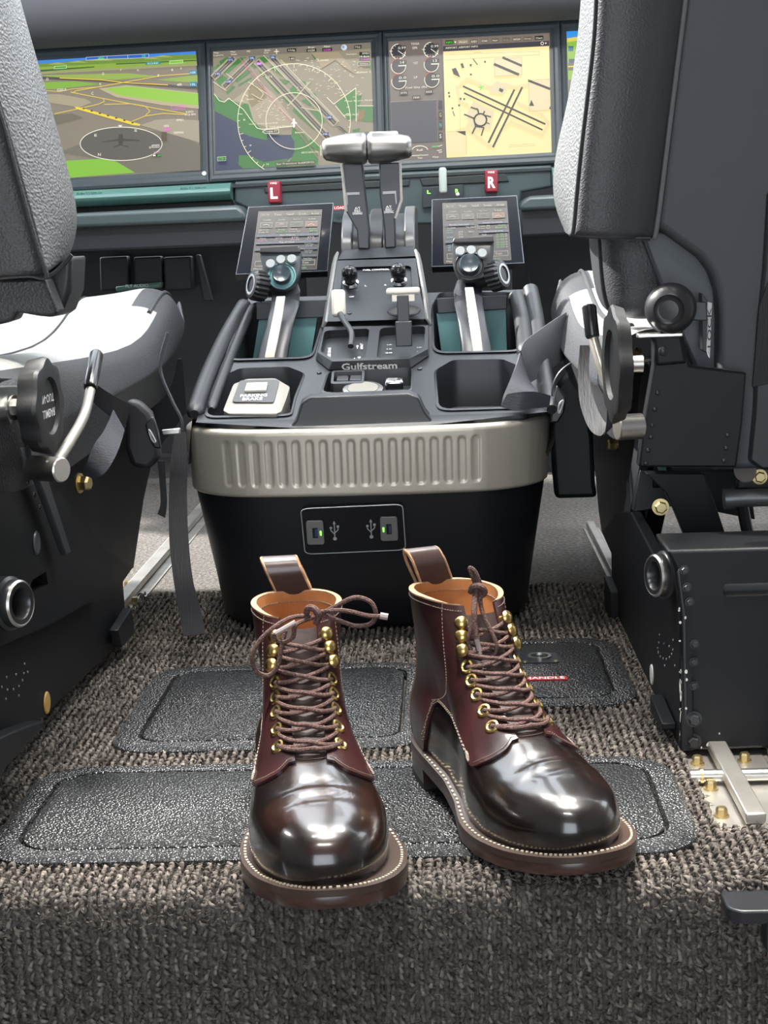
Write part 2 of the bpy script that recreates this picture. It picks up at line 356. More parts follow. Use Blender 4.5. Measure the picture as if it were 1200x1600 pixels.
c = PZ(843, 1027, .006); mb = MB(); mb.prism([Vector((c.x + p[0], c.y + p[1], .0046)) for p in smoothrect(-.020, .020, -.020, .020, .004)], (0, 0, .0012)); lp = obj('latch_plate', mb, blackpl2, h3)
mb = MB(); mb.lathe([(.0125, 0), (.0125, .002), (.0095, .002), (.0085, -.0005)], (c.x, c.y + .002, .0058), n=28); obj('latch_ring', mb, steel, lp)
for dx in (-.016, .016):
    mb = MB(); mb.lathe([(.0025, 0), (.0022, .001)], (c.x + dx, c.y - .016, .0058), n=12); obj('rivet', mb, zinc, lp)
a, b2 = PZ(782, 1062, .006), PZ(886, 1057, .006); mb = MB(); mb.box(((a.x + b2.x) / 2, (a.y + b2.y) / 2, .0053), (b2.x - a.x, .0125, .0012)); hl = obj('label_strip', mb, redl, h3)
mb = MB(); text_on(mb, 'LIFT HANDLE', ((a.x + b2.x) / 2, (a.y + b2.y) / 2, .0061), (1, 0, 0), (0, 1, 0), (b2.x - a.x) * .92, .0085, .02); obj('lettering', mb, white, hl, smooth=False)

# ---- seat rails
def hexbolt(parent, c, r=.005, h=.006, axis=(0, 0, 1), m=zinc, name='bolt'):
    mb = MB(); mb.lathe([(r * 1.35, 0), (r * 1.35, h * .2)], c, axis, 18); ax = Vector(axis).normalized()
    mb.lathe([(r, h * .2), (r, h * .8), (r * .8, h)], c, axis, 6); return obj(name, mb, m, parent, smooth=False)
def rail(X, y0, y1, label, w=.016, z=.004, bolts=(), tray=.026):
    t = thing('seat_rail', label, 'seat rail', (X, y0, 0), group='aluminium seat rails')
    mb = MB(); mb.box((X, (y0 + y1) / 2, z - .004), (w, y1 - y0, .009)); obj('bar', mb, alum, t, bevel=.0015)
    mb = MB(); mb.box((X + tray * .15, (y0 + y1) / 2, -.006), (tray * 2, y1 - y0, .002)); obj('tray', mb, alum, t)
    for dx, yy in bolts: hexbolt(t, (X + dx, yy, -.005), .0045, .008)
    return t
rail(RAILX[0], 1.86, 2.9, 'pale aluminium seat rail on the carpet beside the left pilot seat', .018, .005, bolts=((-.014, 1.93), (.015, 2.0), (-.014, 2.1)), tray=.02)
xr = PZ(935, 845).x
rail(xr, 1.93, 2.45, 'short far seat rail beyond the right pilot seat base', .012, .005, tray=.012)
t = rail(RAILX[1], 1.17, 1.40, 'near bare metal seat rail under the right seat box', .016, .008, bolts=((-.020, 1.325), (-.021, 1.20), (-.019, 1.262), (.021, 1.33)), tray=.034)
mb = MB(); mb.lathe([(.0055, -.034), (.0055, .045)], (RAILX[1], 1.275, .002), (1, 0, 0), 16); obj('cross_tube', mb, steel, t)
mb = MB(); mb.lathe([(.0068, -.026), (.0068, -.0235)], (RAILX[1], 1.275, .002), (1, 0, 0), 16); obj('ring', mb, zinc, t)
# bracket on the riser
p0 = PY(1130, 1412, EDGE - .012)
t = thing('step_bracket', 'black metal hinge bracket on the carpeted step at right', 'bracket', (p0.x + .02, EDGE - .02, p0.z))
q = smoothrect(p0.x, p0.x + .10, EDGE - .034, EDGE + .012, .012)
mb = MB(); mb.prism([Vector((a, b_, p0.z + .004)) for a, b_ in q], (0, 0, -.010)); obj('top_plate', mb, blackpl2, t, bevel=.0015)
mb = MB(); mb.box((p0.x + .062, EDGE - .018, p0.z - .018), (.070, .022, .024)); lug = obj('lug', mb, mat('grey_lug', (.05, .052, .055), .4, .4), t, bevel=.0015)
mb = MB(); mb.lathe([(.0075, 0), (.0062, .0015), (.0055, .001), (.0052, -.002)], (p0.x + .045, EDGE - .0295, p0.z - .016), (0, -1, 0), 20); obj('bush', mb, steel, lug)
# ------------------------------------------------------------------ centre console
def colY(pr): return interp(-pr, [-657, -560, -500, -405, -380], [1.775, 1.945, 2.07, 2.20, 2.235])
def C(px, py, dY=0.0): return PY(px, py, colY(py + .033 * (px - 573)) + dY)
def Z2(cx, cy): return (480 + cx / 5.4545, 380 + cy / 5.4545)          # readings from enlarged crops
def Z4(cx, cy): return (340 + cx / 3.75, 200 + cy / 3.75)
def Z5(cx, cy): return (600 + cx / 4.2857, 240 + cy / 4.2857)
def Z6(cx, cy): return (300 + cx / 4, 400 + cy / 4)
def Z7(cx, cy): return (580 + cx / 4, 400 + cy / 4)
console = thing('center_console', 'black centre console with a grooved champagne metal band between the seats', 'console', (0, 2.0, 0))
def plan(hw, yf, yb, r, bow=.020, n=10, cx=-.007):
    return [(x + cx, y) for x, y in plan0(hw, yf, yb, r, bow, n)]
def plan0(hw, yf, yb, r, bow, n):
    pts = [(-hw, yb), (-hw, (yb + yf + r) / 2)]
    for k in range(n + 1): a = PI / 2 * k / n; pts.append((-hw + r - r * math.cos(a), yf + r - r * math.sin(a) + bow * ((hw - r + r * math.cos(a)) / hw) ** 2))
    for x in np.linspace(-hw + r, hw - r, 25)[1:-1]: pts.append((x, yf + bow * (x / hw) ** 2))
    for k in range(n + 1): a = PI / 2 * k / n; pts.append((hw - r + r * math.sin(a), yf + r - r * math.cos(a) + bow * ((hw - r + r * math.sin(a)) / hw) ** 2))
    pts += [(hw, (yb + yf + r) / 2), (hw, yb)]
    return pts
rings = []
for z, hw, yf, r in ((0, .176, 1.815, .07), (.012, .184, 1.802, .075), (.06, .190, 1.789, .08), (.165, .2045, 1.756, .085), (.20, .205, 1.752, .085), (.232, .205, 1.756, .085)):
    rings.append([Vector((x, y, z)) for x, y in plan(hw, yf, 2.72, r)])
mb = MB(); mb.loft(rings, closed=True, cap0=True); obj('body', mb, blackpl, console, angle=60)
# the metal band with vertical grooves
def resample(pts, n):
    P = np.array(pts); d = np.concatenate([[0], np.cumsum(np.linalg.norm(np.diff(P, axis=0), axis=1))]); u = np.linspace(0, d[-1], n)
    return np.stack([np.interp(u, d, P[:, 0]), np.interp(u, d, P[:, 1])], 1)
NB = 760; zz = [(.167, -.004, .0), (.1672, .0, .0), (.1690, .0025, .0)] + [(.1705 + (.238 - .1705) * k / 40, .0030, .0) for k in range(41)] + [(.2405, .0022, 0), (.2425, .0, 0), (.2432, -.004, 0), (.243, -.012, 0), (.236, -.016, 0)]
gx = [PY(356 + (743 - 356) / 18 * i, 720, 1.752).x for i in range(19)]
rings = []
base = resample(plan(.205, 1.752, 2.10, .085), NB)
tn = np.gradient(base, axis=0); tn /= np.linalg.norm(tn, axis=1)[:, None]; nn = np.stack([tn[:, 1], -tn[:, 0]], 1)
for z, off, _ in zz:
    ring = []
    flare = (z - .167) * .06
    for i in range(NB):
        x, y = base[i]; o = off + flare
        if .172 < z < .238 and y < 1.81:
            for g in gx:
                dx = abs(x - g)
                if dx < .0065:
                    # stadium distance
                    zc = min(max(z, .1835), .2265); dist = math.hypot(dx, z - zc) - .0040
                    o -= .0013 * min(max((.0006 - dist) / .0012, 0), 1); break
        ring.append(Vector((x + nn[i, 0] * o, y + nn[i, 1] * o, z)))
    rings.append(ring)
mb = MB(); mb.loft(rings, closed=False); obj('trim_band', mb, bandm, console, angle=60)
# deck with wells
wellL = [Z6(*p) for p in ((85, 1012), (172, 770), (300, 712), (600, 702), (700, 742), (640, 890), (615, 1000))]
wellR = [Z7(*p) for p in ((404, 722), (510, 660), (820, 655), (915, 695), (985, 900), (975, 950), (425, 968))]
bayL = [Z6(*p) for p in ((218, 655), (330, 330), (420, 290), (835, 285), (815, 420), (745, 640))]
bayR = [Z7(*p) for p in ((398, 610), (385, 320), (430, 235), (900, 235), (935, 420), (930, 598))]
tray = [Z2(*p) for p in ((130, 1290), (190, 1100), (880, 1072), (890, 1110), (880, 1275))]
def shrink(poly, k):
    cx = sum(p[0] for p in poly) / len(poly); cy = sum(p[1] for p in poly) / len(poly); return [(cx + (x - cx) * k, cy + (y - cy) * k) for x, y in poly]
def rnd(poly, k=.22, n=4):                                             # rounded polygon corners
    out = []; m = len(poly)
    for i in range(m):
        a, b, c = [Vector((*poly[j % m], 0)) for j in (i - 1, i, i + 1)]; p = b + (a - b) * min(k, .45); q = b + (c - b) * min(k, .45)
        for t in range(n + 1): u = t / n; r = p * (1 - u) ** 2 + b * 2 * u * (1 - u) + q * u * u; out.append((r.x, r.y))
    return out
wellL, wellR, bayL, bayR, tray = [rnd(w, .16) for w in (wellL, wellR, bayL, bayR, tray)]
outer = [(306, 660), (335, 575), (388, 466), (520, 462), (655, 458), (822, 452), (832, 560), (858, 643), (672, 664), (560, 668), (462, 669)]
mb = MB(); mb.flat(outer, [wellL, wellR, bayL, bayR, tray], C)
for h, dz in ((wellL, .050), (wellR, .055), (bayL, .14), (bayR, .14), (tray, .020)):
    top = [C(*p) for p in h]; cx = sum(p.x for p in top) / len(top); cy = sum(p.y for p in top) / len(top)
    lip = [p + Vector((0, 0, .0022)) for p in top]; out_ = [Vector((cx + (p.x - cx) * 1.05, cy + (p.y - cy) * 1.05, p.z + .0006)) for p in top]
    mb.loft([out_, lip]); mb.loft([lip, [p + Vector((0, 0, -dz)) for p in top]])
obj('deck', mb, deckpl, console, angle=40)
def floorpatch(name, h, dz, m):
    top = [C(*p) + Vector((0, 0, -dz + .0005)) for p in h]; mb = MB(); mb.poly(top); return obj(name, mb, m, console, smooth=False)
floorpatch('well_floor', wellL, .05, panelg); floorpatch('well_floor', wellR, .055, mat('well_mat', (.022, .024, .030), .7)); floorpatch('tray_floor', tray, .020, deckpl)
floorpatch('bay_floor', bayL, .14, panelg); floorpatch('bay_floor', bayR, .14, panelg)
# plates standing in the bays, teal light put into their colour
for pts, Y in (([(405, 498), (496, 494), (486, 556), (395, 562)], 2.10), ([(682, 490), (790, 482), (792, 548), (690, 552)], 2.10)):
    mb = MB(); mb.prism([PY(x, y, Y) for x, y in pts], (0, .004, 0)); obj('bay_panel', mb, tealmat, console, smooth=False)
for pts, Y in (([(400, 472), (512, 468), (508, 496), (400, 500)], 2.095), ([(682, 466), (792, 462), (792, 483), (684, 490)], 2.095)):
    mb = MB(); mb.prism([PY(x, y, Y) for x, y in pts], (0, .006, 0)); obj('bay_bracket', mb, panelg, console, smooth=False, bevel=.001)
# front lip of the tray and side rims
lip = [(450, 669), (462, 655), (470, 628), (484, 619), (560, 616), (638, 613), (655, 620), (664, 640), (676, 656), (690, 663)]
mb = MB(); mb.prism([PY(x, y + 2, 1.778) for x, y in lip], (0, .014, .004)); obj('tray_lip', mb, deckpl, console, bevel=.003, seg=3)
for a in ([(318, 655), (345, 663), (400, 668), (455, 667)], [(685, 661), (740, 659), (800, 652), (845, 643)]):
    mb = MB(); mb.tube(catmull([PY(x, y, 1.782 + .0004 * abs(x - 573) * .25) for x, y in a], 6), .0045, 8); obj('rim_edge', mb, deckpl, console)
# padded rails
for nm, pth, r in (('arm_pad', [(304, 648), (322, 596), (352, 530), (384, 474)], .0105), ('arm_pad', [(330, 640), (348, 590), (372, 530), (394, 478)], .006), ('arm_pad', [(828, 450), (838, 500), (846, 560), (862, 640)], .0105), ('arm_pad', [(806, 462), (816, 500), (822, 556)], .011)):
    mb = MB(); P = catmull([C(x, y, -.004) for x, y in pth], 8); mb.tube(P, [r * (.55 if i in (0, len(P) - 1) else 1) for i in range(len(P))], 12); obj(nm, mb, leather_s, console)
# side shoulders below the rails
for pth, s in (([(300, 650), (320, 596), (350, 530), (382, 474), (388, 440)], -1), ([(862, 642), (850, 560), (842, 500), (832, 450), (824, 418)], 1)):
    mb = MB(); top = [C(x, y, 0) for x, y in pth]
    mb.loft([[p + Vector((0, 0, -.004)) for p in top], [Vector((p.x + s * .004, p.y, p.z - .03)) for p in top], [Vector((-.007 + s * .2045, p.y, .20)) for p in top]], closed=False); obj('side_panel', mb, blackpl, console)
# raised centre column
col_out = [Z2(*p) for p in ((88, 930), (215, 1008), (868, 986), (1030, 902), (1030, 700), (148, 712))]
hl = rnd([Z2(*p) for p in ((150, 745), (532, 725), (495, 980), (220, 988), (112, 918))], .12); hr = rnd([Z2(*p) for p in ((620, 722), (1008, 705), (990, 895), (872, 965), (590, 978))], .12)
DL = -.03
mb = MB(); Cl = lambda x, y: C(x, y, DL)
mb.flat(col_out, [hl, hr], Cl)
for h in (hl, hr): top = [Cl(*p) for p in h]; mb.loft([top, [p + Vector((0, .004, -.012)) for p in top]])
side = [Cl(*p) for p in col_out]; bot = [C(*Z2(*p), -.004) for p in ((72, 985), (185, 1078), (882, 1060), (1038, 955), (1040, 690), (140, 705))]
obj('lever_panel', mb, deckpl, console, angle=30)
for h in (hl, hr):
    mb = MB(); mb.poly([Cl(*p) + Vector((0, .004, -.0118)) for p in h]); obj('recess_floor', mb, panelg, console, smooth=False)
mb = MB(); mb.loft([side[:4], bot[:4]], closed=False); mb.loft([[side[3], side[4]], [bot[3], bot[4]]], closed=False); mb.loft([[side[5], side[0]], [bot[5], bot[0]]], closed=False)
bev = obj('name_bevel', mb, mat('bevel_grey', (.05, .054, .058), .32), console, smooth=False, bevel=.0012)
# maker's lettering on the bevel, with slab serifs
mb = MB(); pc = PY(577, 572, (side[1].y + bot[1].y) / 2 - .0022); ex = Vector((1, 0, 0)); ey = (Vector((0, side[1].y - bot[1].y, side[1].z - bot[1].z))).normalized()
Wg, Hg = .0665, .0088
text_on(mb, 'Gulfstream', pc, ex, ey, Wg, Hg, .022)
for u, w in ((.225, .022), (.258, .03), (.315, .03), (.358, .034), (.50, .03), (.575, .034), (.82, .02), (.872, .028), (.925, .028), (.98, .028)):
    mb.poly([pc + ex * ((u - .5 + a * w) * Wg) + ey * (b_ * Hg) for a, b_ in ((-.5, -.5), (.5, -.5), (.5, -.44), (-.5, -.44))])
obj('lettering', mb, white, bev, smooth=False)
# fuel control panel
f_out = [Z2(*p) for p in ((165, 668), (1015, 645), (960, 400), (925, 128), (258, 148), (215, 420))]
rec = rnd([Z2(*p) for p in ((300, 205), (885, 190), (900, 480), (280, 492))], .08)
DF = -.022
mb = MB(); Cf = lambda x, y: C(x, y, DF); mb.flat(f_out, [rec], Cf); top = [Cf(*p) for p in rec]; mb.loft([top, [p + Vector((0, .006, -.002)) for p in top]]); mb.poly([p + Vector((0, .0058, -.002)) for p in top])
fp = obj('fuel_panel', mb, panelg, console, angle=30)
for a in ([(165, 668), (205, 420), (248, 148), (268, 70)], [(1015, 645), (985, 420), (935, 128), (915, 50)]):
    mb = MB(); sgn = -1 if a[0][0] < 500 else 1
    P = [C(*Z2(*p), -.024) for p in a]; mb.strip([(p + Vector((sgn * .003, 0, -.004)), Vector((.005 * sgn, 0, -.008))) for p in P], 0, .004); obj('edge_trim', mb, mat('light_edge', (.20, .20, .20), .3, .3), console, smooth=False, bevel=.001)
exf = Vector((1, 0, 0)); eyf = (Cf(573, 430) - Cf(573, 470)).normalized()
mb = MB()
def T(txt, cx, cy, w, h, fn=Z2, dY=DF + .0045, ex=exf, ey=eyf, bold=.01): px, py = fn(cx, cy); text_on(mb, txt, C(px, py, dY), ex, ey, w / 2500 * 2.1 / 5.45, h / 2500 * 2.1 / 5.45, bold)
T('FUEL CONTROL', 588, 225, 230, 24); T('L', 500, 362, 18, 22); T('R', 668, 356, 18, 22); T('OFF', 378, 456, 40, 18)
obj('lettering', mb, white, fp, smooth=False)
exl = Vector((1, 0, 0)); eyl = (Cl(573, 520) - Cl(573, 550)).normalized(); mb = MB()
for (t_, cx, cy, w, h, rot) in (('SPEED BRAKE', 185, 870, 150, 26, 1), ('RETRACT', 462, 815, 80, 22, 1), ('EXTEND', 440, 925, 80, 22, 1), ('UP', 700, 802, 40, 16, 0), ('10', 697, 838, 40, 16, 0), ('20', 692, 870, 60, 24, 0), ('DOWN', 680, 922, 100, 18, 0), ('UP', 955, 825, 40, 14, 0), ('DN', 955, 858, 40, 14, 0)):
    px, py = Z2(cx, cy); p = C(px, py, DL) + Vector((0, .001, -.0092)); k = 2.0 / 2500 / 5.45
    e1, e2 = (eyl, -exl) if rot else (exl, eyl); text_on(mb, t_, p, e1, e2, w * k * (1.6 if rot else 1), h * k, .005)
for cx, cy, d in ((425, 820, 1), (400, 930, -1)):
    px, py = Z2(cx, cy); p = C(px, py, DL) + Vector((0, .001, -.0092)); e = eyl * d
    mb.poly([p - e * .006 - exl * .0006, p - e * .006 + exl * .0006, p + e * .003 + exl * .0006, p + e * .003 - exl * .0006]); mb.poly([p + e * .006, p + e * .002 + exl * .002, p + e * .002 - exl * .002])
obj('lettering', mb, white, console, smooth=False)
for cx, cy in ((102, 1103), (960, 1070), (360, 598)):
    px, py = Z2(cx, cy); mb = MB(); mb.lathe([(.003, 0), (.003, .0012), (.0022, .0016)], C(px, py, -.022 if cy < 700 else -.001), (0, -.4, .9), 12); obj('screw', mb, blackpl2, console)
# fuel knobs
for cx, cy in ((372, 320), (782, 300)):
    px, py = Z2(cx, cy); c = C(px, py + 4, -.018); d = Vector((0, -.75, .5)).normalized()
    mb = MB(); mb.lathe([(.0105, 0), (.0105, .004), (.008, .007)], c, d, 24); kn = obj('fuel_knob', mb, chrome, console)
    mb = MB(); mb.lathe([(.0055, .006), (.0075, .010), (.0100, .017), (.0106, .023), (.0098, .029), (.007, .0335), (.003, .0355), (.0005, .036)], c, d, 24); obj('knob_cap', mb, mat('gloss_black', (.008, .008, .010), .18), kn)
# speed-brake lever (left) and flap lever (right)
P = catmull([C(548, 541, -.028), C(549, 520, -.05), C(538, 502, -.06), C(531, 490, -.066)], 6)
mb = MB(); mb.tube(P, .0038, 10); lv = obj('speed_brake_lever', mb, blackpl2, console)
c = C(529, 474, -.072); mb = MB(); mb.box(c, (.0175, .016, .034), Matrix.Rotation(-.12, 3, 'X')); obj('lever_cap', mb, ivory, lv, bevel=.004, seg=3)
bx0 = C(632, 535, -.03); mb = MB(); mb.box((bx0.x, bx0.y - .02, bx0.z + .012), (.0195, .02, .03)); mb.box((bx0.x, bx0.y - .016, bx0.z + .038), (.0145, .012, .04)); fl = obj('flap_lever', mb, blackpl2, console, bevel=.001)
c = C(631, 486, -.055); mb = MB(); mb.lathe([(.004, -.0015), (.0205, -.0015), (.0215, 0), (.0205, .0015), (.004, .0015)], c, (0, -.25, .97), 24); obj('lever_collar', mb, blackpl2, fl)
c = C(631, 470, -.060); mb = MB(); mb.box(c + Vector((0, 0, -.010)), (.011, .008, .026)); obj('lever_stem', mb, blackpl2, fl)
c = C(630, 456, -.064); mb = MB(); mb.box(c + Vector((0, 0, .001)), (.043, .022, .0085)); obj('lever_cap', mb, ivory, fl, bevel=.003, seg=3); mb = MB(); mb.box(c + Vector((0, -.002, -.0075)), (.029, .016, .010)); obj('cap_underside', mb, ivory, fl, bevel=.001)
# tray controls
for k in (0, 1):
    px, py = Z2(303 + 112 * k, 1150 - 3 * k); mb = MB(); mb.box(C(px, py, -.004) + Vector((0, 0, -.006)), (.0145, .018, .014), Matrix.Rotation(.25, 3, 'X')); obj('rocker_switch', mb, blackpl2, console, bevel=.0015)
px, py = Z2(355, 1160); mb = MB(); c = C(px, py, 0)
ro, ri = smoothrect(-.0205, .0185, -.020, .016, .004), smoothrect(-.0175, .0155, -.014, .012, .002)
mb.loft([[c + Vector((x, y * .9, .004 + y * .36)) for x, y in ri], [c + Vector((x, y * .9, .004 + y * .36)) for x, y in ro], [c + Vector((x, y * .9, -.02 + y * .36)) for x, y in ro]]); obj('switch_bezel', mb, blackpl2, console, angle=30)
px, py = Z2(475, 1240); c = C(px, py, -.004); mb = MB(); mb.lathe([(.0245, -.012), (.0245, -.002), (.0235, 0), (.0185, .001), (.0180, .0006)], c, (0, -.30, .95), 40, capb=False); rk = obj('round_dial', mb, silver, console)
mb = MB(); mb.lathe([(.0180, .0004), (.0178, .0012)], c, (0, -.30, .95), 40); obj('dial_face', mb, frost, rk)
px, py = Z2(742, 1200); c = C(px, py, -.002); mb = MB(); mb.box(c, (.0215, .015, .012), Matrix.Rotation(.3, 3, 'X')); obj('chrome_knob', mb, chrome, console, bevel=.003, seg=3)
# parking brake handle in the left well
pb = thing('parking_brake_handle', 'champagne parking brake handle sunk in the left console well', 'brake handle', C(397, 640))
bo = [Z6(*p) for p in ((195, 965), (260, 800), (345, 768), (520, 764), (612, 818), (590, 890), (558, 972), (525, 985), (230, 985))]
bi = [Z6(*p) for p in ((250, 925), (300, 790), (530, 784), (545, 795), (515, 918), (505, 928))]
DB = -.004
top = [C(x, y, DB - .006) for x, y in rnd(bo, .12)]; low = [p + Vector((0, .002, -.016)) for p in top]; cx_ = sum((p for p in top), Vector()) / len(top)
inn = [cx_ + (p - cx_) * .86 + Vector((0, 0, .001)) for p in top]
mb = MB(); mb.loft([low, top, inn], cap1=True); obj('body', mb, mat('brake_champagne', (.30, .275, .235), .38, .5), pb, angle=30)
mb = MB(); mb.loft([[p + Vector((0, .01, -.034)) for p in top], [cx_ + (p - cx_) * .95 + Vector((0, .002, -.014)) for p in top]]); obj('stem', mb, alum, pb)
pl = [C(x, y, DB - .006) + Vector((0, -.0005, .0014)) for x, y in rnd(bi, .1)]; mb = MB(); mb.prism(pl, (0, -.0004, .0012)); pp_ = obj('face_plate', mb, mat('brake_plate', (.07, .07, .07), .4, .3), pb, smooth=False)
bt = [Z6(*p) for p in ((330, 870), (345, 822), (475, 818), (465, 865))]; mb = MB(); mb.prism([C(x, y, DB - .006) + Vector((0, -.001, .0026)) for x, y in bt], (0, -.001, .0035)); obj('button', mb, ivory, pb, bevel=.001)
mb = MB(); e2 = (pl[len(pl) // 2] - pl[0]); e2 = Vector((0, .94, .34))
for t_, cx, cy, w in (('PARKING', 388, 886, 168), ('BRAKE', 380, 908, 125)):
    px, py = Z6(cx, cy); text_on(mb, t_, C(px, py, DB - .006) + Vector((0, -.0022, .0031)), (1, 0, 0), e2, w / 4 / 2500 * 1.85, .0075, .015)
obj('lettering', mb, white, pp_, smooth=False)

# USB sockets in the front face
usb = thing('usb_panel', 'black panel with two usb sockets in the console front', 'usb panel', (0, 1.765, .11))
un = Vector((0, 1, .27)).normalized(); up0 = Vector((0, 1.7905 - .27 * .10 + .0035, .10))
fu = lambda x, y, d=0.0: PP(x, y, up0, un) - un * d
pl = rnd([(470, 793), (629, 786), (634, 857), (477, 864)], .09); mb = MB(); mb.prism([fu(x, y, .003) for x, y in pl], un * .005); up_ = obj('plate', mb, mat('usb_black', (.006, .006, .008), .35), usb, bevel=.001)
mb = MB(); mb.tube([fu(x, y, .0034) for x, y in pl], .0006, 6, closed=True); obj('outline', mb, greyp, up_)
uex, uey = Vector((1, 0, 0)), Vector((0, -.26, .965))
for (x, y) in ((493, 829), (608, 823)):
    c = fu(x, y, .004); mb = MB(); mb.prism([c + uex * a + uey * b_ for a, b_ in smoothrect(-.0097, .0097, -.0148, .0148, .003)], -un * .0022); so = obj('usb_socket', mb, mat('socket_grey', (.24, .235, .23), .4, .3), usb, smooth=False, bevel=.0006)
    c = c - un * .0024; mb = MB(); mb.box(c, (.0060, .0004, .0125), Matrix.Rotation(.26, 3, 'X')); mb.box(c + uex * .001 - un * .0003, (.0025, .0005, .009), Matrix.Rotation(.26, 3, 'X'), 1); obj('port', mb, [mat('port_dark', (.01, .012, .02), .3), mat('port_blue', (.05, .08, .16), .3)], so, smooth=False)
    s = 1 if x < 550 else -1
    mb = MB(); mb.box(c + uex * .0062 * s - uey * .0005, (.0018, .0004, .0055), Matrix.Rotation(.26, 3, 'X')); obj('led', mb, green_led, so, smooth=False)
for (x, y) in ((523, 827), (580, 824)):
    c = fu(x, y, .0036); mb = MB(); Q = lambda a, b_: c + uex * a * .001 + uey * b_ * .001
    def ln(a, b_, w=.55):
        d = Vector((b_[0] - a[0], b_[1] - a[1])).normalized(); n_ = Vector((-d.y, d.x)) * w; mb.poly([Q(a[0] + n_.x, a[1] + n_.y), Q(a[0] - n_.x, a[1] - n_.y), Q(b_[0] - n_.x, b_[1] - n_.y), Q(b_[0] + n_.x, b_[1] + n_.y)])
    ln((0, -9), (0, 9)); ln((0, -4.5), (-4, 0)); ln((-4, 0), (-4, 3)); ln((0, -3), (4, 1)); ln((4, 1), (4, 4))
    mb.poly([Q(-1.8, 8), Q(1.8, 8), Q(0, 12)]); mb.poly([Q(2.2 * math.cos(k * PI / 6), -10 + 2.2 * math.sin(k * PI / 6)) for k in range(12)]); mb.poly([Q(-4 + 1.5 * math.cos(k * PI / 6), 3.5 + 1.5 * math.sin(k * PI / 6)) for k in range(12)]); mb.poly([Q(2.6, 3.6), Q(5.4, 3.6), Q(5.4, 6.4), Q(2.6, 6.4)])
    obj('usb_symbol', mb, greyp, up_, smooth=False)

# ------------------------------------------------------------------ throttle quadrant
tq = thing('throttle_quadrant', 'twin throttle levers with a brushed metal T-grip on the console', 'throttle', C(590, 400))
def Q4(cx, cy, Y): return PY(*Z4(cx, cy), Y)
mb = MB(); pr = [(2.225, 0), (2.235, 1)]
base_f = [Q4(700, 770, 2.222), Q4(1165, 750, 2.222), Q4(1150, 690, 2.26), Q4(735, 712, 2.26)]
mb.prism(base_f, (0, .05, -.02)); obj('base_plate', mb, panelg, tq, smooth=False, bevel=.002)
# hump: arc profile in (Y, z)
def hump(x0, x1, m, name, dz=0, dy=0, parent=tq):
    zb = Q4(900, 710, 2.265).z; zt = Q4(900, 505, 2.42).z; mb = MB(); rings = []
    for x in (x0, x1):
        ring = [Vector((x, 2.27 - dy + (1 - math.cos(k / 10 * PI / 2)) * .16, zb + math.sin(k / 10 * PI / 2) * (zt - zb + dz))) for k in range(11)] + [Vector((x, 2.62, zt + dz)), Vector((x, 2.62, zb - .1)), Vector((x, 2.27, zb - .1))]
        rings.append(ring)
    mb.loft(rings, True, True, True); return obj(name, mb, m, parent, bevel=.002)
xa = [Q4(c_, 620, 2.33).x for c_ in (742, 800, 1098, 1155)]
hump(xa[0], xa[3], panelg, 'hump'); hump(xa[0] - .001, xa[1], mat('cheek_grey', (.07, .073, .078), .32), 'cheek', .010, .006); hump(xa[2], xa[3] + .001, MATS['cheek_grey'], 'cheek', .010, .006)
hump(Q4(893, 620, 2.33).x, Q4(975, 620, 2.33).x, deckpl, 'center_fillet', .008, .002)
LV = ([(725, 205), (850, 205), (862, 350), (890, 590), (890, 712), (822, 708), (815, 600), (752, 490), (735, 300)], [(945, 205), (1066, 200), (1076, 420), (1040, 530), (1045, 702), (980, 706), (975, 580), (950, 400)])
for i, pl in enumerate(LV):
    mb = MB(); mb.prism([Q4(x, y, 2.255) for x, y in pl], (0, .030, .0)); lv = obj('throttle_lever', mb, mat('lever_black', (.020, .022, .027), .35), tq, bevel=.002)
    edge = ([(728, 210), (737, 300), (754, 490)], [(1068, 205), (1077, 420), (1042, 530)])[i]
    mb = MB(); mb.tube([Q4(x, y, 2.254) for x, y in edge], .0022, 8); obj('edge_trim', mb, alum, lv)
    pt = ([(755, 378), (830, 375), (832, 390), (760, 393), (764, 450), (757, 450)], [(968, 372), (1045, 368), (1050, 445), (1044, 445), (1038, 384), (968, 388)])[i]
    mb = MB(); mb.prism([Q4(x, y, 2.254) for x, y in pt], (0, .002, 0)); obj('switch_edge', mb, MATS['light_edge'], lv, smooth=False)
    mb = MB()
    for k, t_ in enumerate(('A/T', 'ENG/', 'DISENG')):
        text_on(mb, t_, Q4((820, 1003)[i], (470, 462)[i] + k * 15, 2.2535), (1, 0, 0), (0, 0, 1), (.0075, .0085, .0130)[k], .0032, .0)
    obj('lettering', mb, white, lv, smooth=False)
    mb = MB(); xl, xr_ = ((505, 573), (575, 643))[i]; cy = 231.5; Y = 2.245
    prof = []
    for k in range(17):
        u = k / 16; px = xl + (xr_ - xl) * u; f = u if i == 0 else 1 - u
        rpx = 15.5 + 8.5 * math.sin(min(f * 1.15, 1) * PI / 2)
        if k in (0, 16): rpx -= 3
        prof.append((px, rpx))
    rings = []
    for px, rpx in prof:
        c = PY(px, cy - .033 * (px - 573) + (0), Y); r = rpx / 2500 * 2.27
        rings.append([c + Vector((0, math.cos(2 * PI * k / 28) * r * 1.05, math.sin(2 * PI * k / 28) * r)) for k in range(28)])
    mb.loft(rings, True, True, True); obj('grip', mb, silver, lv, angle=40)
mb = MB(); c = PY(574, 228, 2.25); mb.lathe([(.019, -.002), (.019, .002)], c, (1, 0, 0), 24); obj('grip_joint', mb, blackpl2, tq)
c = PY(600, 212, 2.25); mb = MB(); mb.box(c, (.040, .03, .010)); obj('grip_switch', mb, alum, tq, bevel=.003)

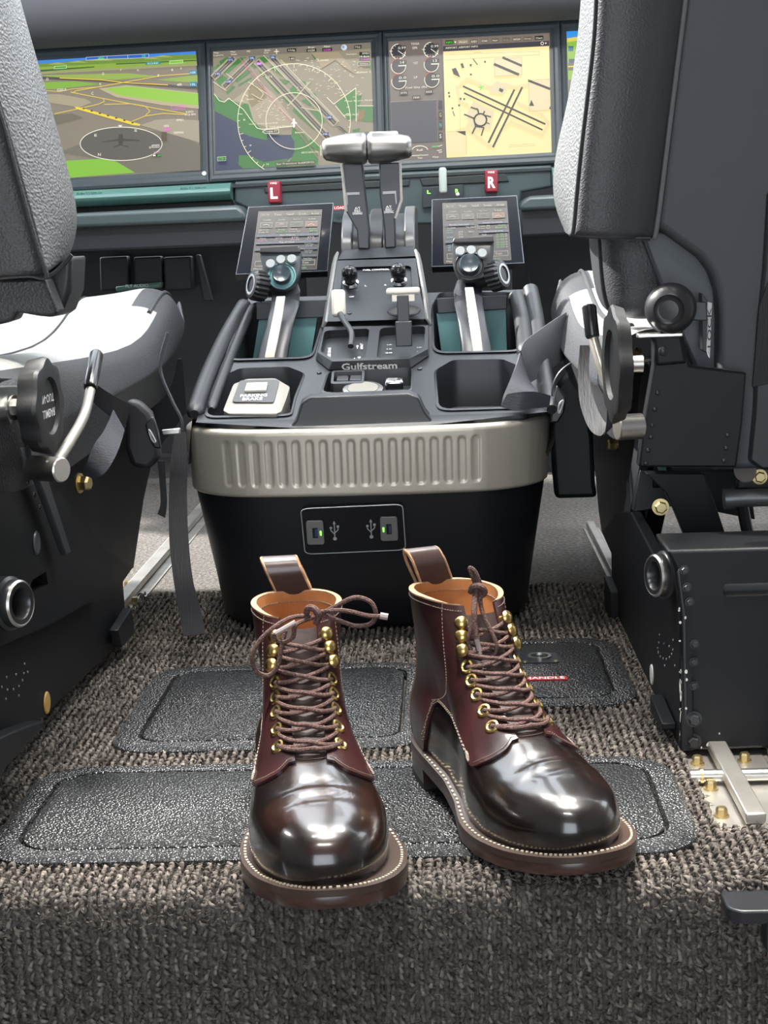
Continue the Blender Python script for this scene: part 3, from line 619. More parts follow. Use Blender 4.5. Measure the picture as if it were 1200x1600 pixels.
# ------------------------------------------------------------------ cursor controllers
def controller(label, Zf, head, knob, btns, wheel, stem, inlay, side, faceDark):
    t = thing('cursor_controller', label, 'hand controller', C(*stem[0][:2]), group='cursor control grips')
    Yh = 2.075
    rings = []
    for (px, py, w, Y) in stem:
        c = PY(px, py, Y); r = w / 2500 * Y / 2
        rings.append([c + Vector((math.cos(2 * PI * k / 24) * r, -math.sin(2 * PI * k / 24) * r * .8, -math.sin(2 * PI * k / 24) * r * .35)) for k in range(24)])
    mb = MB(); mb.loft(rings, True, True, True); st = obj('stem', mb, blackpl2, t)
    mb = MB(); row = []
    for (px, py, w, Y) in inlay: c = PY(px, py, Y); row.append((c, Vector((w / 2500 * Y, 0, 0))))
    mb.strip(row, 0, .003); obj('inlay', mb, mat('inlay_champagne', (.36, .335, .285), .38, .2), st, bevel=.0008)
    pts = [Zf(*p) for p in head]; pts = rnd(pts, .3, 4); nrm = Vector((0, -1, .38)).normalized(); pc = PY(*Zf(*knob[:2]), Yh)
    fr = [PP(x, y, pc, nrm) for x, y in pts]; cen = sum(fr, Vector()) / len(fr)
    mb = MB(); mb.loft([[cen + (p - cen) * .62 - nrm * .038 for p in fr], [cen + (p - cen) * .95 - nrm * .022 for p in fr], [p - nrm * .006 for p in fr], [cen + (p - cen) * .965 - nrm * .001 for p in fr], [cen + (p - cen) * .90 + nrm * .000 for p in fr]], True, True, True); hd = obj('head', mb, mat('controller_face' if faceDark else 'controller_face_l', (.035, .038, .042) if faceDark else (.05, .062, .07), .34), t, angle=45)
    # brow
    bw = [Zf(*p) for p in (head[0], head[1], head[2], head[3])]; a, b_, c_, d_ = [PP(x, y, pc, nrm) for x, y in bw]
    mb = MB(); mb.prism([a, b_, c_, d_], nrm * .004 ); obj('brow', mb, blackpl2, t, bevel=.0018, seg=3)
    for bx_ in btns:
        c = PP(*Zf(*bx_), pc, nrm); mb = MB(); mb.lathe([(.0062, 0), (.0062, .005), (.0054, .0065)], c, nrm, 20); obj('button', mb, greybtn, hd)
    c = PP(*Zf(*knob[:2]), pc, nrm); r = knob[2]
    mb = MB(); mb.lathe([(r * 1.48, 0), (r * 1.48, .0015), (r * 1.35, .002), (r * 1.25, .0003)], c, nrm, 32); obj('dial_ring', mb, (tealmat if not faceDark else blackpl2), hd)
    mb = MB(); mb.lathe([(r, 0), (r, .009), (r * .9, .011), (r * .8, .0105), (r * .2, .009)], c, nrm, 32); kb = obj('cursor_dial', mb, mat('dial_dark', (.03, .045, .055), .25), hd)
    mb = MB(); k = math.cos; lc = c - Vector((0, -.35, .93)) * r * 1.36 + nrm * .0022
    text_on(mb, 'CURSOR', lc, (1, 0, 0), (0, .36, .93), r * 1.5, r * .34, .01); obj('lettering', mb, white, hd, smooth=False)
    wx, wy, wr = wheel; cw = PY(wx, wy, Yh + .004); ax = Vector((side, -.55, .25)).normalized()
    mb = MB(); rings = []
    aa = ax.orthogonal().normalized(); bb = ax.cross(aa)
    for h, rf in ((-.012, .92), (-.010, 1), (.004, 1), (.008, .86), (.0085, .60), (.007, .52), (.007, .3)):
        rings.append([cw + ax * h + (aa * math.cos(2 * PI * j / 72) + bb * math.sin(2 * PI * j / 72)) * wr * (rf - (.10 if j % 4 < 2 and rf > .9 else 0)) for j in range(72)])
    mb.loft(rings, True, True, True); wh = obj('side_wheel', mb, blackpl2, t, angle=25)
    mb = MB(); mb.lathe([(wr * .52, .0088), (wr * .60, .0092), (wr * .68, .0088)], cw, ax, 32, capa=False, capb=False); obj('wheel_ring', mb, greyp, wh)
    mb = MB(); mb.lathe([(wr * .55, -.03), (wr * .55, -.012)], cw, ax, 20); obj('wheel_hub', mb, blackpl, wh)
    return t
controller('cursor control grip with a teal lit dial below the left touch screen', Z4, [(245, 738), (252, 702), (478, 688), (492, 735), (484, 840), (446, 918), (395, 955), (325, 940), (282, 882)],
           (378, 868, .0122), [(312, 803), (373, 778), (436, 774)], (401, 446, .020),
           [(424, 566, 50, 1.985), (430, 540, 46, 2.0), (438, 505, 42, 2.02), (446, 475, 44, 2.05), (447, 455, 44, 2.085), (446, 440, 36, 2.10)],
           [(421, 560, 16, 1.955), (427, 530, 16, 1.968), (434, 495, 15, 1.99), (439, 464, 14, 2.022)], -1, False)
controller('cursor control grip with a black dial below the right touch screen', Z5, [(456, 605), (468, 568), (732, 552), (738, 600), (722, 760), (690, 822), (600, 850), (505, 832), (458, 742)],
           (572, 752, .0132), [(512, 662), (584, 655), (657, 676)], (779, 430, .020),
           [(746, 556, 50, 1.985), (742, 530, 46, 2.0), (737, 500, 42, 2.02), (732, 475, 44, 2.05), (731, 455, 44, 2.085), (732, 440, 36, 2.10)],
           [(747, 552, 16, 1.955), (743, 520, 16, 1.970), (738, 485, 15, 1.995), (733, 450, 13, 2.035)], 1, True)
# ------------------------------------------------------------------ instrument panel and displays
DN = Vector((0, -.990, .139)); DP = PY(590, 165, 2.85)
def lin(h): return tuple(((c / 255 + .055) / 1.055) ** 2.4 if c / 255 > .04045 else c / 255 / 12.92 for c in (int(h[i:i + 2], 16) for i in (1, 3, 5)))
EMS = .74
def em(h, k=1.0):
    n = 'screen_' + h[1:] + ('' if k == 1 else str(k)); c = lin(h)
    return mat(n, (0.01, 0.01, 0.01), .35, emit=(*c, EMS * k))
class Gfx:
    def __init__(s, fn, p=DP, n=DN): s.mb = MB(); s.fn = fn; s.p, s.n = p, n; s.cols = []; s.layer = 1
    def idx(s, h):
        if h not in s.cols: s.cols.append(h)
        return s.cols.index(h)
    def pt(s, x, y, l=None): px, py = s.fn(x, y); return PP(px, py, s.p + s.n * (.00012 * (l or s.layer)), s.n)
    def poly(s, h, *pts): s.layer += 1; s.mb.poly([s.pt(*p) for p in pts], s.idx(h)); return s
    def line(s, h, w, *pts, closed=False):
        s.layer += .2; n = len(pts); i_ = s.idx(h)
        for i in range(n if closed else n - 1):
            a, b = Vector(pts[i]), Vector(pts[(i + 1) % n]); d = (b - a)
            if d.length < 1e-6: continue
            d.normalize(); q = Vector((-d.y, d.x)) * w / 2; e = d * w * .25
            s.mb.poly([s.pt(*v) for v in (a + q - e, a - q - e, b - q + e, b + q + e)], i_)
        return s
    def rect(s, h, x0, y0, x1, y1, sk=0): return s.poly(h, (x0, y0), (x1, y0 + sk * (x1 - x0)), (x1, y1 + sk * (x1 - x0)), (x0, y1))
    def ell(s, h, cx, cy, rx, ry, a0=0, a1=360, n=48, w=None):
        pts = [(cx + rx * math.cos(math.radians(a0 + (a1 - a0) * k / n)), cy + ry * math.sin(math.radians(a0 + (a1 - a0) * k / n))) for k in range(n + 1)]
        return s.line(h, w, *pts) if w else s.poly(h, *pts)
    def text(s, h, t, cx, cy, w, hh, sk=-.055, bold=.0):
        s.layer += .3; vs, fs = text_mesh(t, bold)
        s.mb.add([s.pt(cx + v.x * w, cy - v.y * hh + sk * v.x * w) for v in vs], fs, s.idx(h)); return s
    def build(s, parent, k=1.0): return obj('screen_image', s.mb, [em(h, k) for h in s.cols], parent, smooth=False)
def Z1(x, y): return (x / 3.5294, y / 3.5294)
def ZC(x, y): return (300 + x / 3.75, 40 + y / 3.75)
def ZR(x, y): return (580 + x / 3.75, 30 + y / 3.75)
ip = thing('instrument_panel', 'dark slate instrument panel carrying the flight displays', 'instrument panel', PY(590, 300, 2.9))
def dp(x, y, d=0): return PP(x, y, DP + DN * d, DN)
bez = mat('bezel_grey', (.040, .052, .060), .38)
mb = MB(); bk = [dp(x, y, -.013) for x, y in ((-330, 80), (1480, -12), (1490, 245), (-320, 330))]; mb.prism(bk, (0, .10, 0)); obj('backing', mb, slate, ip, smooth=False)
def display(label, quad, frame):
    c = dp(*[sum(q[i] for q in quad) / 4 for i in (0, 1)]); t = thing('flight_display', label, 'display', c, group='flight displays')
    def sh(q, k): return [dp(x, y, k) for x, y in q]
    mb = MB(); mb.loft([sh(frame, -.008), sh(frame, .002), sh(shrink2(frame, quad, .25), .004), sh(shrink2(frame, quad, .55), .0035), sh(shrink2(frame, quad, .72), .001), sh(quad, .0005)]); obj('bezel', mb, bez, t, smooth=False)
    mb = MB(); mb.poly(sh(quad, 0.0)); obj('screen_glass', mb, glassd, t, smooth=False)
    return t
def shrink2(a, b, k): return [(p[0] + (q[0] - p[0]) * k, p[1] + (q[1] - p[1]) * k) for p, q in zip(a, b)]
QL = [(52, 95), (306, 80), (313, 266), (58, 282)]; FL = [(40, 80), (320, 64), (326, 285), (46, 301)]
QC = [(332, 81), (579.5, 66), (585, 253), (337, 267)]; FC = [(322, 64), (596, 49), (602, 268), (328, 284)]
QR = [(606.5, 64.5), (859, 51), (863, 238), (612, 252)]; FR = [(598, 48), (874, 34), (880, 254), (604, 268)]
QX = [(885, 49), (1135, 38), (1139, 222), (890, 236)]; FX = [(876, 34), (1150, 20), (1156, 238), (882, 254)]
# --- left: synthetic vision
t = display('flight display showing a green airfield scene and compass, behind the left seat', QL, FL); g = Gfx(Z1)
g.poly('#857d6d', (184, 333), (1080, 282), (1105, 940), (205, 995))
g.poly('#3f86d8', (184, 333), (1080, 282), (1082, 305), (186, 352))
g.poly('#2b5fc0', (475, 318), (820, 299), (820, 318), (475, 330))
g.poly('#6f8f3a', (186, 352), (300, 346), (420, 336), (560, 322), (820, 318), (920, 304), (1082, 300), (1084, 330), (188, 380))
for x, y, w in ((320, 348, 60), (430, 338, 60), (560, 326, 70), (840, 318, 50), (900, 308, 60)): g.poly('#a0a860', (x - w, y + 8), (x, y - 4), (x + w, y + 8))
g.poly('#8aab3f', (188, 372), (1084, 325), (1086, 352), (190, 396)).poly('#49613a', (188, 388), (330, 378), (520, 366), (520, 372), (190, 398)).poly('#3b5240', (640, 350), (1084, 330), (1084, 336), (640, 356))
g.poly('#9aa06a', (190, 398), (1086, 348), (1087, 362), (190, 410))
g.poly('#92ad48', (190, 416), (700, 404), (870, 420), (640, 440), (300, 424)).poly('#8ea84a', (870, 440), (1088, 412), (1090, 456), (960, 450)).poly('#7fae3a', (200, 455), (420, 448), (550, 465), (300, 492), (205, 490))
g.poly('#4d4a42', (190, 420), (560, 440), (1090, 478), (1090, 494), (560, 452), (190, 434))
g.poly('#b9a98a', (545, 488), (700, 470), (1092, 512), (1096, 600), (900, 580), (640, 535)).poly('#8fc23c', (575, 488), (720, 476), (1092, 516), (1095, 583), (900, 560), (660, 525))
g.poly('#a59a80', (200, 520), (330, 520), (470, 545), (505, 565), (440, 592), (300, 570), (203, 560)).poly('#6c6758', (200, 640), (400, 625), (460, 650), (310, 690), (205, 690))
g.poly('#6f6a5d', (320, 840), (700, 700), (1000, 745), (1104, 800), (1105, 940), (745, 952), (620, 890))
g.poly('#a39a84', (775, 690), (860, 660), (960, 655), (1097, 665), (1100, 785)).poly('#7fba2e', (205, 895), (560, 876), (640, 890), (745, 952), (205, 994))
Yl = '#e8c63a'
g.line(Yl, 5, (330, 430), (560, 440), (680, 455), (925, 468)).line(Yl, 4, (400, 512), (420, 500), (640, 462), (880, 418), (1060, 405)).line(Yl, 4, (390, 508), (500, 530), (720, 572), (900, 605), (1030, 628)).line(Yl, 4, (300, 628), (430, 600), (540, 575), (575, 560), (570, 545)).line(Yl, 4, (575, 575), (720, 572), (800, 585), (826, 612), (800, 640), (730, 668)).line(Yl, 4, (800, 640), (900, 625), (1030, 632)).line(Yl, 3, (190, 495), (330, 505), (400, 490), (560, 478))
g.poly('#e9cf2f', (410, 588), (440, 592), (775, 685), (770, 694), (735, 690), (420, 600))
for k in range(7): x = 455 + k * 45; g.rect('#3a3524', x, 595 + k * 13, x + 12, 602 + k * 13)
g.ell('#5a564e', 668, 793, 226, 92).ell('#f0ead8', 668, 793, 226, 92, w=4)
g.poly('#3b3833', (655, 740), (677, 740), (680, 765), (770, 772), (770, 778), (680, 778), (675, 800), (710, 805), (705, 812), (666, 802), (625, 814), (625, 808), (655, 798), (652, 776), (565, 786), (562, 782), (652, 766)).poly('#fff6e0', (650, 690), (675, 690), (663, 701))
for t_, x, y, w, h in (('E', 528, 746, 14, 13), ('S', 748, 720, 16, 13), ('N', 548, 852, 15, 16), ('W', 828, 814, 12, 14), ('GS0.0', 340, 495, 50, 14), ('HDG', 918, 694, 26, 12), ('FMS1', 992, 662, 36, 12), ('TERMINAL', 985, 731, 58, 12), ('C', 510, 515, 12, 16), ('D', 262, 437, 12, 14), ('D', 570, 407, 10, 13), ('K', 554, 463, 10, 13), ('E', 874, 416, 9, 12), ('B', 950, 385, 9, 12), ('A', 998, 377, 9, 10), ('J', 665, 385, 7, 10), ('G', 760, 387, 9, 10), ('4R', 990, 467, 30, 14), ('KSFO', 1046, 617, 40, 11), ('110.9M', 1050, 632, 55, 10)): g.text('#fff6e0', t_, x, y, w, h)
g.rect('#2e7f9c', 1045, 388, 1086, 412, -.05).text('#d8f4ff', '10R', 1065, 400, 30, 12).rect('#2e7f9c', 1045, 452, 1086, 478, -.05).text('#d8f4ff', '10L', 1065, 465, 30, 12).rect('#2e8a8c', 803, 342, 886, 358, -.05).text('#d8f4ff', 'KOAK', 845, 349, 60, 10)
g.rect('#3fae2a', 300, 366, 366, 378, -.04).line('#e8f0d0', 2, (300, 366), (366, 362), (366, 376), (300, 380), closed=True).rect('#7ac43a', 935, 336, 1008, 350, -.05).line('#e8f0d0', 2, (935, 336), (1008, 331), (1008, 347), (935, 352), closed=True).line('#d8dcea', 2, (475, 316), (590, 309), (590, 327), (475, 332), closed=True).line('#d8dcea', 2, (590, 309), (705, 303), (705, 323), (590, 327), closed=True).line('#d8dcea', 2, (705, 303), (820, 297), (820, 317), (705, 323), closed=True).text('#4dff3a', 'HDG', 558, 320, 32, 13).text('#4dff3a', '10', 793, 309, 18, 14)
g.line('#d96cc0', 3, (945, 585), (1020, 583), (1020, 602), (945, 604), closed=True).text('#d96cc0', '-1000', 985, 594, 55, 10).rect('#d96cc0', 905, 706, 938, 722).rect('#574a3a', 890, 728, 920, 778).line('#f4f0e0', 2, (838, 800), (878, 798), (878, 812), (838, 814), closed=True).text('#f4f0e0', 'STBY', 858, 806, 34, 9).text('#d96cc0', '30.12', 865, 838, 34, 9).rect('#151515', 840, 850, 888, 864).text('#4dff3a', '/3M', 876, 857, 20, 9).rect('#f4f0e0', 843, 853, 858, 861)
g.build(t)
mb = MB(); mb.lathe([(.004, 0), (.0036, .0015)], dp(319, 271, .004), DN, 16); obj('indicator', mb, mat('sensor_white', (.7, .75, .7), .3), t)
# --- centre: moving map
t = display('flight display with a green and tan airport map, behind the throttle', QC, FC); g = Gfx(ZC)
g.poly('#8f8671', (122, 152), (1048, 98), (1068, 800), (138, 850))
GR = '#3c7a3a'; TN = '#a89d86'; DK = '#4b463f'; WT = '#efe9d0'
g.poly('#343d59', (132, 498), (200, 510), (300, 530), (380, 600), (470, 640), (600, 640), (600, 760), (500, 832), (138, 850)).poly(GR, (125, 400), (190, 445), (230, 430), (290, 470), (330, 430), (360, 560), (440, 640), (440, 672), (360, 655), (280, 625), (270, 570), (210, 540), (132, 500)).poly(GR, (590, 590), (660, 640), (740, 760), (740, 815), (560, 820), (600, 740), (600, 680), (580, 650)).poly(GR, (275, 760), (330, 760), (420, 800), (560, 780), (560, 825), (300, 838), (272, 815))
g.poly(TN, (235, 440), (330, 370), (420, 350), (480, 400), (600, 560), (590, 590), (440, 600), (360, 560), (330, 460)).poly('#8f7f60', (330, 340), (420, 350), (440, 420), (350, 480), (330, 440))
for p in (((160, 210), (200, 186), (236, 184), (170, 240)), ((170, 260), (280, 186), (320, 184), (200, 290)), ((140, 320), (180, 290), (215, 310), (165, 360)), ((200, 390), (240, 350), (255, 360), (205, 405)), ((250, 320), (330, 260), (350, 270), (262, 335)), ((270, 345), (350, 300), (352, 310), (275, 355)), ((125, 245), (160, 225), (165, 240), (127, 262)), ((380, 190), (430, 178), (460, 200), (420, 222)), ((345, 235), (360, 220), (385, 240), (365, 250)), ((390, 265), (420, 280), (520, 390), (505, 402)), ((455, 245), (470, 225), (540, 280), (530, 300)), ((505, 310), (575, 325), (550, 345), (520, 340)), ((575, 370), (600, 345), (635, 385), (610, 412), (572, 392)), ((640, 320), (665, 330), (670, 360), (640, 345)), ((690, 390), (720, 395), (738, 428), (715, 425)), ((525, 420), (545, 420), (580, 450), (565, 460)), ((595, 480), (620, 480), (730, 600), (720, 615), (590, 500)), ((640, 440), (680, 420), (720, 465), (690, 470)), ((690, 495), (740, 500), (780, 560), (760, 575)), ((670, 690), (700, 660), (745, 700), (745, 740)), ((700, 170), (845, 155), (840, 190), (770, 205), (715, 195)), ((840, 455), (930, 390), (965, 365), (965, 410), (995, 410), (960, 540), (920, 560), (850, 470)), ((970, 470), (1060, 470), (1062, 560), (1000, 560)), ((940, 610), (985, 600), (980, 625), (945, 625)), ((1040, 205), (1050, 205), (1052, 255), (1042, 255))): g.poly(GR, *p)
g.poly('#a09075', (700, 160), (860, 155), (930, 240), (950, 280), (900, 250), (840, 200), (760, 250), (740, 210)).poly('#8a6a45', (985, 500), (1010, 490), (1010, 540), (970, 560))
# runways
def rw(a, b, w): g.line(TN, w * 1.9, a, b).line(DK, w, a, b).line('#c9c2ac', 1.5, a, b)
rw((130, 300), (240, 192), 22); rw((190, 355), (350, 200), 20); rw((385, 215), (800, 660), 24); rw((470, 190), (835, 570), 24)
for k in range(6): g.line('#3a352c', 5, (845 + k * 9, 595 + k * 7), (862 + k * 9, 590 + k * 7), (880 + k * 6, 600 + k * 7))
for a in (((500, 470), (760, 720)), ((430, 300), (760, 640)), ((330, 330), (470, 420)), ((520, 200), (860, 560)), ((420, 175), (560, 320)), ((600, 430), (690, 330)), ((560, 470), (640, 390)), ((125, 330), (200, 380)), ((200, 280), (240, 310)), ((640, 480), (750, 500)), ((380, 360), (420, 400), (400, 430), (350, 400))): g.line('#c9bfa2', 5, *a)
for a in (((130, 400), (160, 440), (190, 448), (215, 425), (300, 490), (380, 600), (410, 608)), ((410, 608), (590, 590)), ((790, 420), (830, 460), (960, 365)), ((960, 365), (962, 560)), ((970, 470), (1062, 470)), ((755, 700), (755, 760)), ((840, 470), (900, 540))): g.line(WT, 4, *a)
g.line('#d7568f', 3, (275, 188), (460, 420), (590, 580), (750, 790)).line('#c89bb5', 2, (300, 188), (460, 405))
g.ell('#f2ecc9', 598, 558, 165, 165, w=4).ell('#f2ecc9', 598, 558, 330, 335, 122, 395, n=90, w=4)
for k in range(40):
    a = math.radians(125 + k * 6.9); r = 318 if k % 3 else 306
    g.line('#f2ecc9', 3, (598 + 330 * math.cos(a), 558 + 335 * math.sin(a)), (598 + r * math.cos(a), 558 + (r + 5) * math.sin(a)))
g.poly('#ffffff', (592, 545), (602, 545), (603, 560), (620, 575), (603, 572), (604, 590), (596, 600), (590, 590), (592, 572), (578, 580), (592, 560))
g.poly('#776f62', (122, 152), (1048, 98), (1049, 135), (123, 190))
for t_, x, y, w in (('Map', 142, 160, 28), ('Layers', 155, 174, 56), ('Map', 240, 154, 28), ('View', 245, 168, 36), ('Nt', 332, 150, 20), ('Anti', 440, 144, 34), ('Ctr', 436, 158, 28), ('Prev', 700, 128, 36), ('Next', 792, 122, 36)): g.text(WT, t_, x, y, w, 11)
for x, y, w, t_, c in ((584, 145, 54, 'Hdg', WT), (700, 146, 58, 'KWZRR', WT), (792, 142, 58, 'ILR008', '#f05ad8'), (972, 126, 44, 'Map', WT)): g.rect('#151411', x - w / 2, y - 10, x + w / 2, y + 10, -.055).text(c, t_, x, y, w * .7, 11)
g.line(WT, 5, (483, 152), (508, 151)).line(WT, 4, (495, 138), (496, 166)).ell('#c9d3dd', 891, 128, 17, 17).ell('#8fa0b5', 886, 125, 8, 9)
g.rect('#151411', 980, 155, 1042, 205).text('#fffbe0', 'FMS1', 1018, 163, 38, 10).text('#fffbe0', '19.4nm', 1010, 181, 56, 11).text('#f05ad8', 'ILR008', 1015, 198, 48, 10).line(WT, 2, (972, 214), (1042, 210), (1042, 232), (972, 236), closed=True).rect('#151411', 974, 215, 1040, 232).text(WT, 'TERMINAL', 1008, 224, 56, 10)
for x, y, t_ in ((228, 200, '01L'), (152, 282, '19L'), (352, 190, '28L'), (473, 186, '28L'), (216, 328, '10R'), (803, 538, '10R'), (783, 635, '10L')): g.rect('#2a4a80', x - 18, y - 9, x + 18, y + 9, -.05).text('#dfe9ff', t_, x, y, 28, 11)
g.rect('#a03fd0', 376, 215, 408, 232).text('#ffd8ff', 'Z01', 392, 223, 26, 10).rect('#26241c', 568, 184, 602, 202).text(WT, '140', 585, 193, 28, 11)
g.line(WT, 3, (413, 622), (430, 610), (507, 606), (507, 630), (430, 632), closed=True).rect('#26241c', 437, 611, 504, 630, -.03).text('#fffbe0', '1500 FT', 470, 620, 60, 11)
g.rect('#4a4439', 490, 802, 722, 822, -.05).text(WT, 'San Francisco Intl(KSFO)', 605, 807, 220, 13).rect('#20301c', 152, 770, 198, 792, -.04).line('#ddf5cc', 2, (150, 770), (198, 767), (198, 790), (150, 793), closed=True).text('#4dff3a', 'STBY', 174, 780, 38, 13)
for x, y, w, t_ in ((420, 574, 170, 'Historic Terrance Avenue Bridge'), (520, 590, 130, 'Golf and Greens'), (690, 742, 100, 'ARCO NAPA STA'), (630, 625, 50, 'Beacon'), (985, 440, 150, 'San Bruno Pkwy'), (930, 522, 90, 'Linden Park'), (1008, 272, 80, 'Belleair S'), (770, 202, 60, 'Lomita'), (342, 432, 40, 'Bayside'), (935, 168, 60, 'Huntington'), (342, 702, 12, '9'), (306, 552, 12, '8'), (443, 812, 12, 'N'), (460, 298, 20, '12'), (605, 262, 20, '17')): g.text('#f6eec8', t_, x, y, w, 10)
rnd_ = random.Random(3)
for k in range(90): x, y = rnd_.uniform(610, 1000), rnd_.uniform(190, 420); g.line('#d8cfae', 3, (x, y), (x + rnd_.uniform(5, 14), y - 1))
for k in range(40): x, y = rnd_.uniform(370, 560), rnd_.uniform(430, 560); g.line('#d8cfae', 3, (x, y), (x + rnd_.uniform(5, 14), y - 1))
g.build(t)
# --- right: engine gauges and airport chart
t = display('flight display with engine gauges and a cream airport chart', QR, FR); g = Gfx(ZR)
g.poly('#6b6059', (100, 130), (1047, 79), (1062, 780), (122, 832))
g.poly('#f5e2a2', (422, 190), (1042, 157), (1057, 782), (440, 812)).poly('#7a6d62', (420, 118), (1040, 84), (1041, 128), (421, 160)).poly('#38343e', (421, 158), (1041, 127), (1042, 156), (422, 188))
for x, y, w, t_, bgc, c in ((458, 136, 46, 'KSFO', '#1c3512', '#4dff3a'), (538, 134, 60, 'Arpt', '#93866f', '#fff6d8'), (602, 131, 44, 'SID', '#5f564e', '#fff6d8'), (664, 128, 44, 'STAR', '#5f564e', '#fff6d8'), (727, 125, 44, 'Appr', '#5f564e', '#fff6d8'), (790, 121, 44, 'Noise', '#5f564e', '#a59a8a'), (853, 118, 50, 'NOTAM', '#5f564e', '#fff6d8'), (917, 115, 50, 'Strap', '#5f564e', '#e0d5bd'), (984, 110, 50, 'Chart', '#14110f', '#fff6d8')): g.rect(bgc, x - w / 2, y - 12, x + w / 2, y + 12, -.054).text(c, t_, x, y, w * .78, 11)
g.text('#fff6d8', 'AIRPORT, AIRPORT INFO', 530, 165, 190, 12).ell('#fff6d8', 1002, 142, 8, 8, w=3).poly('#fff6d8', (1016, 138), (1030, 137), (1023, 146)).poly('#fff6d8', (486, 131), (500, 130), (493, 140))
DG, NV = '#383a47', '#f5efdc'
g.poly('#3a3b48', (116, 488), (380, 475), (388, 716), (124, 730)).line('#8d8a88', 3, (112, 484), (386, 470)).line('#54505a', 4, (410, 120), (440, 812))
for i, (x, y) in enumerate(((158, 190), (350, 180), (160, 275), (352, 265), (162, 365), (355, 355))):
    g.ell('#23222b', x, y, 40, 42).ell(NV, x, y, 42, 44, 0, 200, w=4).ell('#d0503a' if i > 1 else NV, x, y, 42, 44, 200, 270, w=4)
    g.rect('#23222b', x - 2, y - 34, x + 46, y - 10, -.05).text(NV, ('0.99', '0.99', '14', '13', '0.0', '0.0')[i], x + 22, y - 22, 44 if i not in (2, 3) else 22, 15)
    if i < 2: g.line(NV, 4, (x, y - 5), (x + 42, y + 25)); [g.line(NV, 2.5, (x + 40 * math.cos(a), y + 42 * math.sin(a)), (x + 33 * math.cos(a), y + 35 * math.sin(a))) for a in (.2, .7, 1.2, 1.7, 2.2, 2.7, 3.2, 3.7, 4.2)]; g.line(NV, 3, (x - 52, y - 2), (x - 38, y - 3))
    else: g.line(NV, 6, (x, y - 2), (x + 44, y - 4))
for x, y, w, t_ in ((257, 144, 48, 'TO/GA'), (257, 168, 28, 'EPR'), (260, 257, 28, 'TGT'), (261, 340, 20, 'LP'), (264, 400, 125, 'Fuel Qty (lb)')): g.text(NV, t_, x, y, w, 13)
for x, y, t_ in ((190, 432, '3775'), (338, 425, '3525'), (264, 459, '7300')): g.rect('#1d1c22', x - 24, y - 11, x + 24, y + 11, -.05).text(NV, t_, x, y, 36, 11)
for y, c, t_ in ((498, '#2b2d3a', ''), (560, '#d8c94a', 'G'), (620, '#4ad0c8', 'N'), (685, '#f5efdc', 'S')):
    g.rect('#14141a', 394, y - 22, 418, y + 22)
    if t_: g.text(c, t_, 406, y, 12, 24)
g.ell(NV, 286, 768, 46, 26, 190, 350, w=4).text(NV, 'Roll', 284, 766, 34, 13).line(NV, 3, (240, 800), (334, 795)).text('#4dd83a', '<', 286, 795, 14, 10).text(NV, 'Yaw', 286, 812, 30, 12).line('#4dd83a', 5, (360, 747), (395, 744)).text(NV, 'Flap', 378, 808, 36, 12).line(NV, 3, (395, 745), (415, 738)).line(NV, 3, (385, 770), (412, 765)).text(NV, '20', 405, 778, 20, 10)
BK, LG, MG = '#2a2013', '#e3d09a', '#cdbc92'
g.poly('#e9d7a2', (440, 660), (555, 655), (558, 790), (444, 795)).poly('#e3d3a8', (722, 230), (880, 222), (884, 325), (724, 335)).poly('#e3d3a8', (922, 358), (1046, 350), (1050, 532), (926, 540))
for a in (((500, 655), (560, 640), (600, 560), (560, 500), (520, 480), (500, 400), (560, 350), (700, 400), (780, 380), (850, 400), (920, 380)), ((560, 640), (690, 740), (720, 745), (760, 650), (820, 600), (1000, 680), (1040, 610), (1000, 560), (860, 490))): g.line(LG, 16, *a)
g.poly('#dccba4', (690, 400), (740, 360), (800, 400), (770, 440), (700, 430)).poly('#dccba4', (600, 480), (720, 540), (700, 640), (600, 660), (560, 560))
g.line(BK, 11, (540, 394), (1018, 614)).line(BK, 10, (546, 433), (1002, 648)).line(BK, 11, (838, 414), (688, 722)).line(BK, 11, (884, 400), (714, 748))
g.line(BK, 16, (722, 264), (862, 324)).line(BK, 14, (772, 225), (880, 272)).line(BK, 14, (922, 360), (1046, 408)).poly(BK, (938, 472), (955, 508), (926, 508)).poly(BK, (500, 658), (552, 655), (553, 682)).poly(BK, (752, 402), (776, 412), (768, 430), (748, 420)).poly(BK, (472, 292), (495, 284), (510, 312), (522, 342), (482, 322)).poly(BK, (522, 262), (536, 256), (546, 284), (532, 288)).poly(BK, (576, 264), (590, 262), (588, 276), (580, 278)).line(BK, 6, (598, 234), (622, 266)).poly(BK, (1042, 525), (1050, 505), (1051, 528))
for x, y in ((458, 452), (476, 522), (515, 505), (524, 466), (584, 324), (545, 468), (455, 432), (667, 250)): g.rect(BK, x - 5, y - 6, x + 5, y + 6)
g.line(BK, 5, (478, 540), (488, 566)).ell(BK, 640, 590, 36, 36, w=9).line(BK, 9, (546, 558), (600, 580), (612, 628), (592, 670)).line(BK, 8, (612, 628), (660, 635), (645, 682)).line(BK, 9, (585, 516), (625, 530), (630, 556)).line(BK, 8, (664, 540), (655, 560), (700, 572)).line(BK, 6, (670, 605), (692, 612)).line(BK, 5, (620, 520), (628, 545))
for k in range(5): a = k * 2 * PI / 5 - .6; g.line('#5fd23a', 5, (645, 400), (645 + 16 * math.cos(a), 400 + 16 * math.sin(a)))
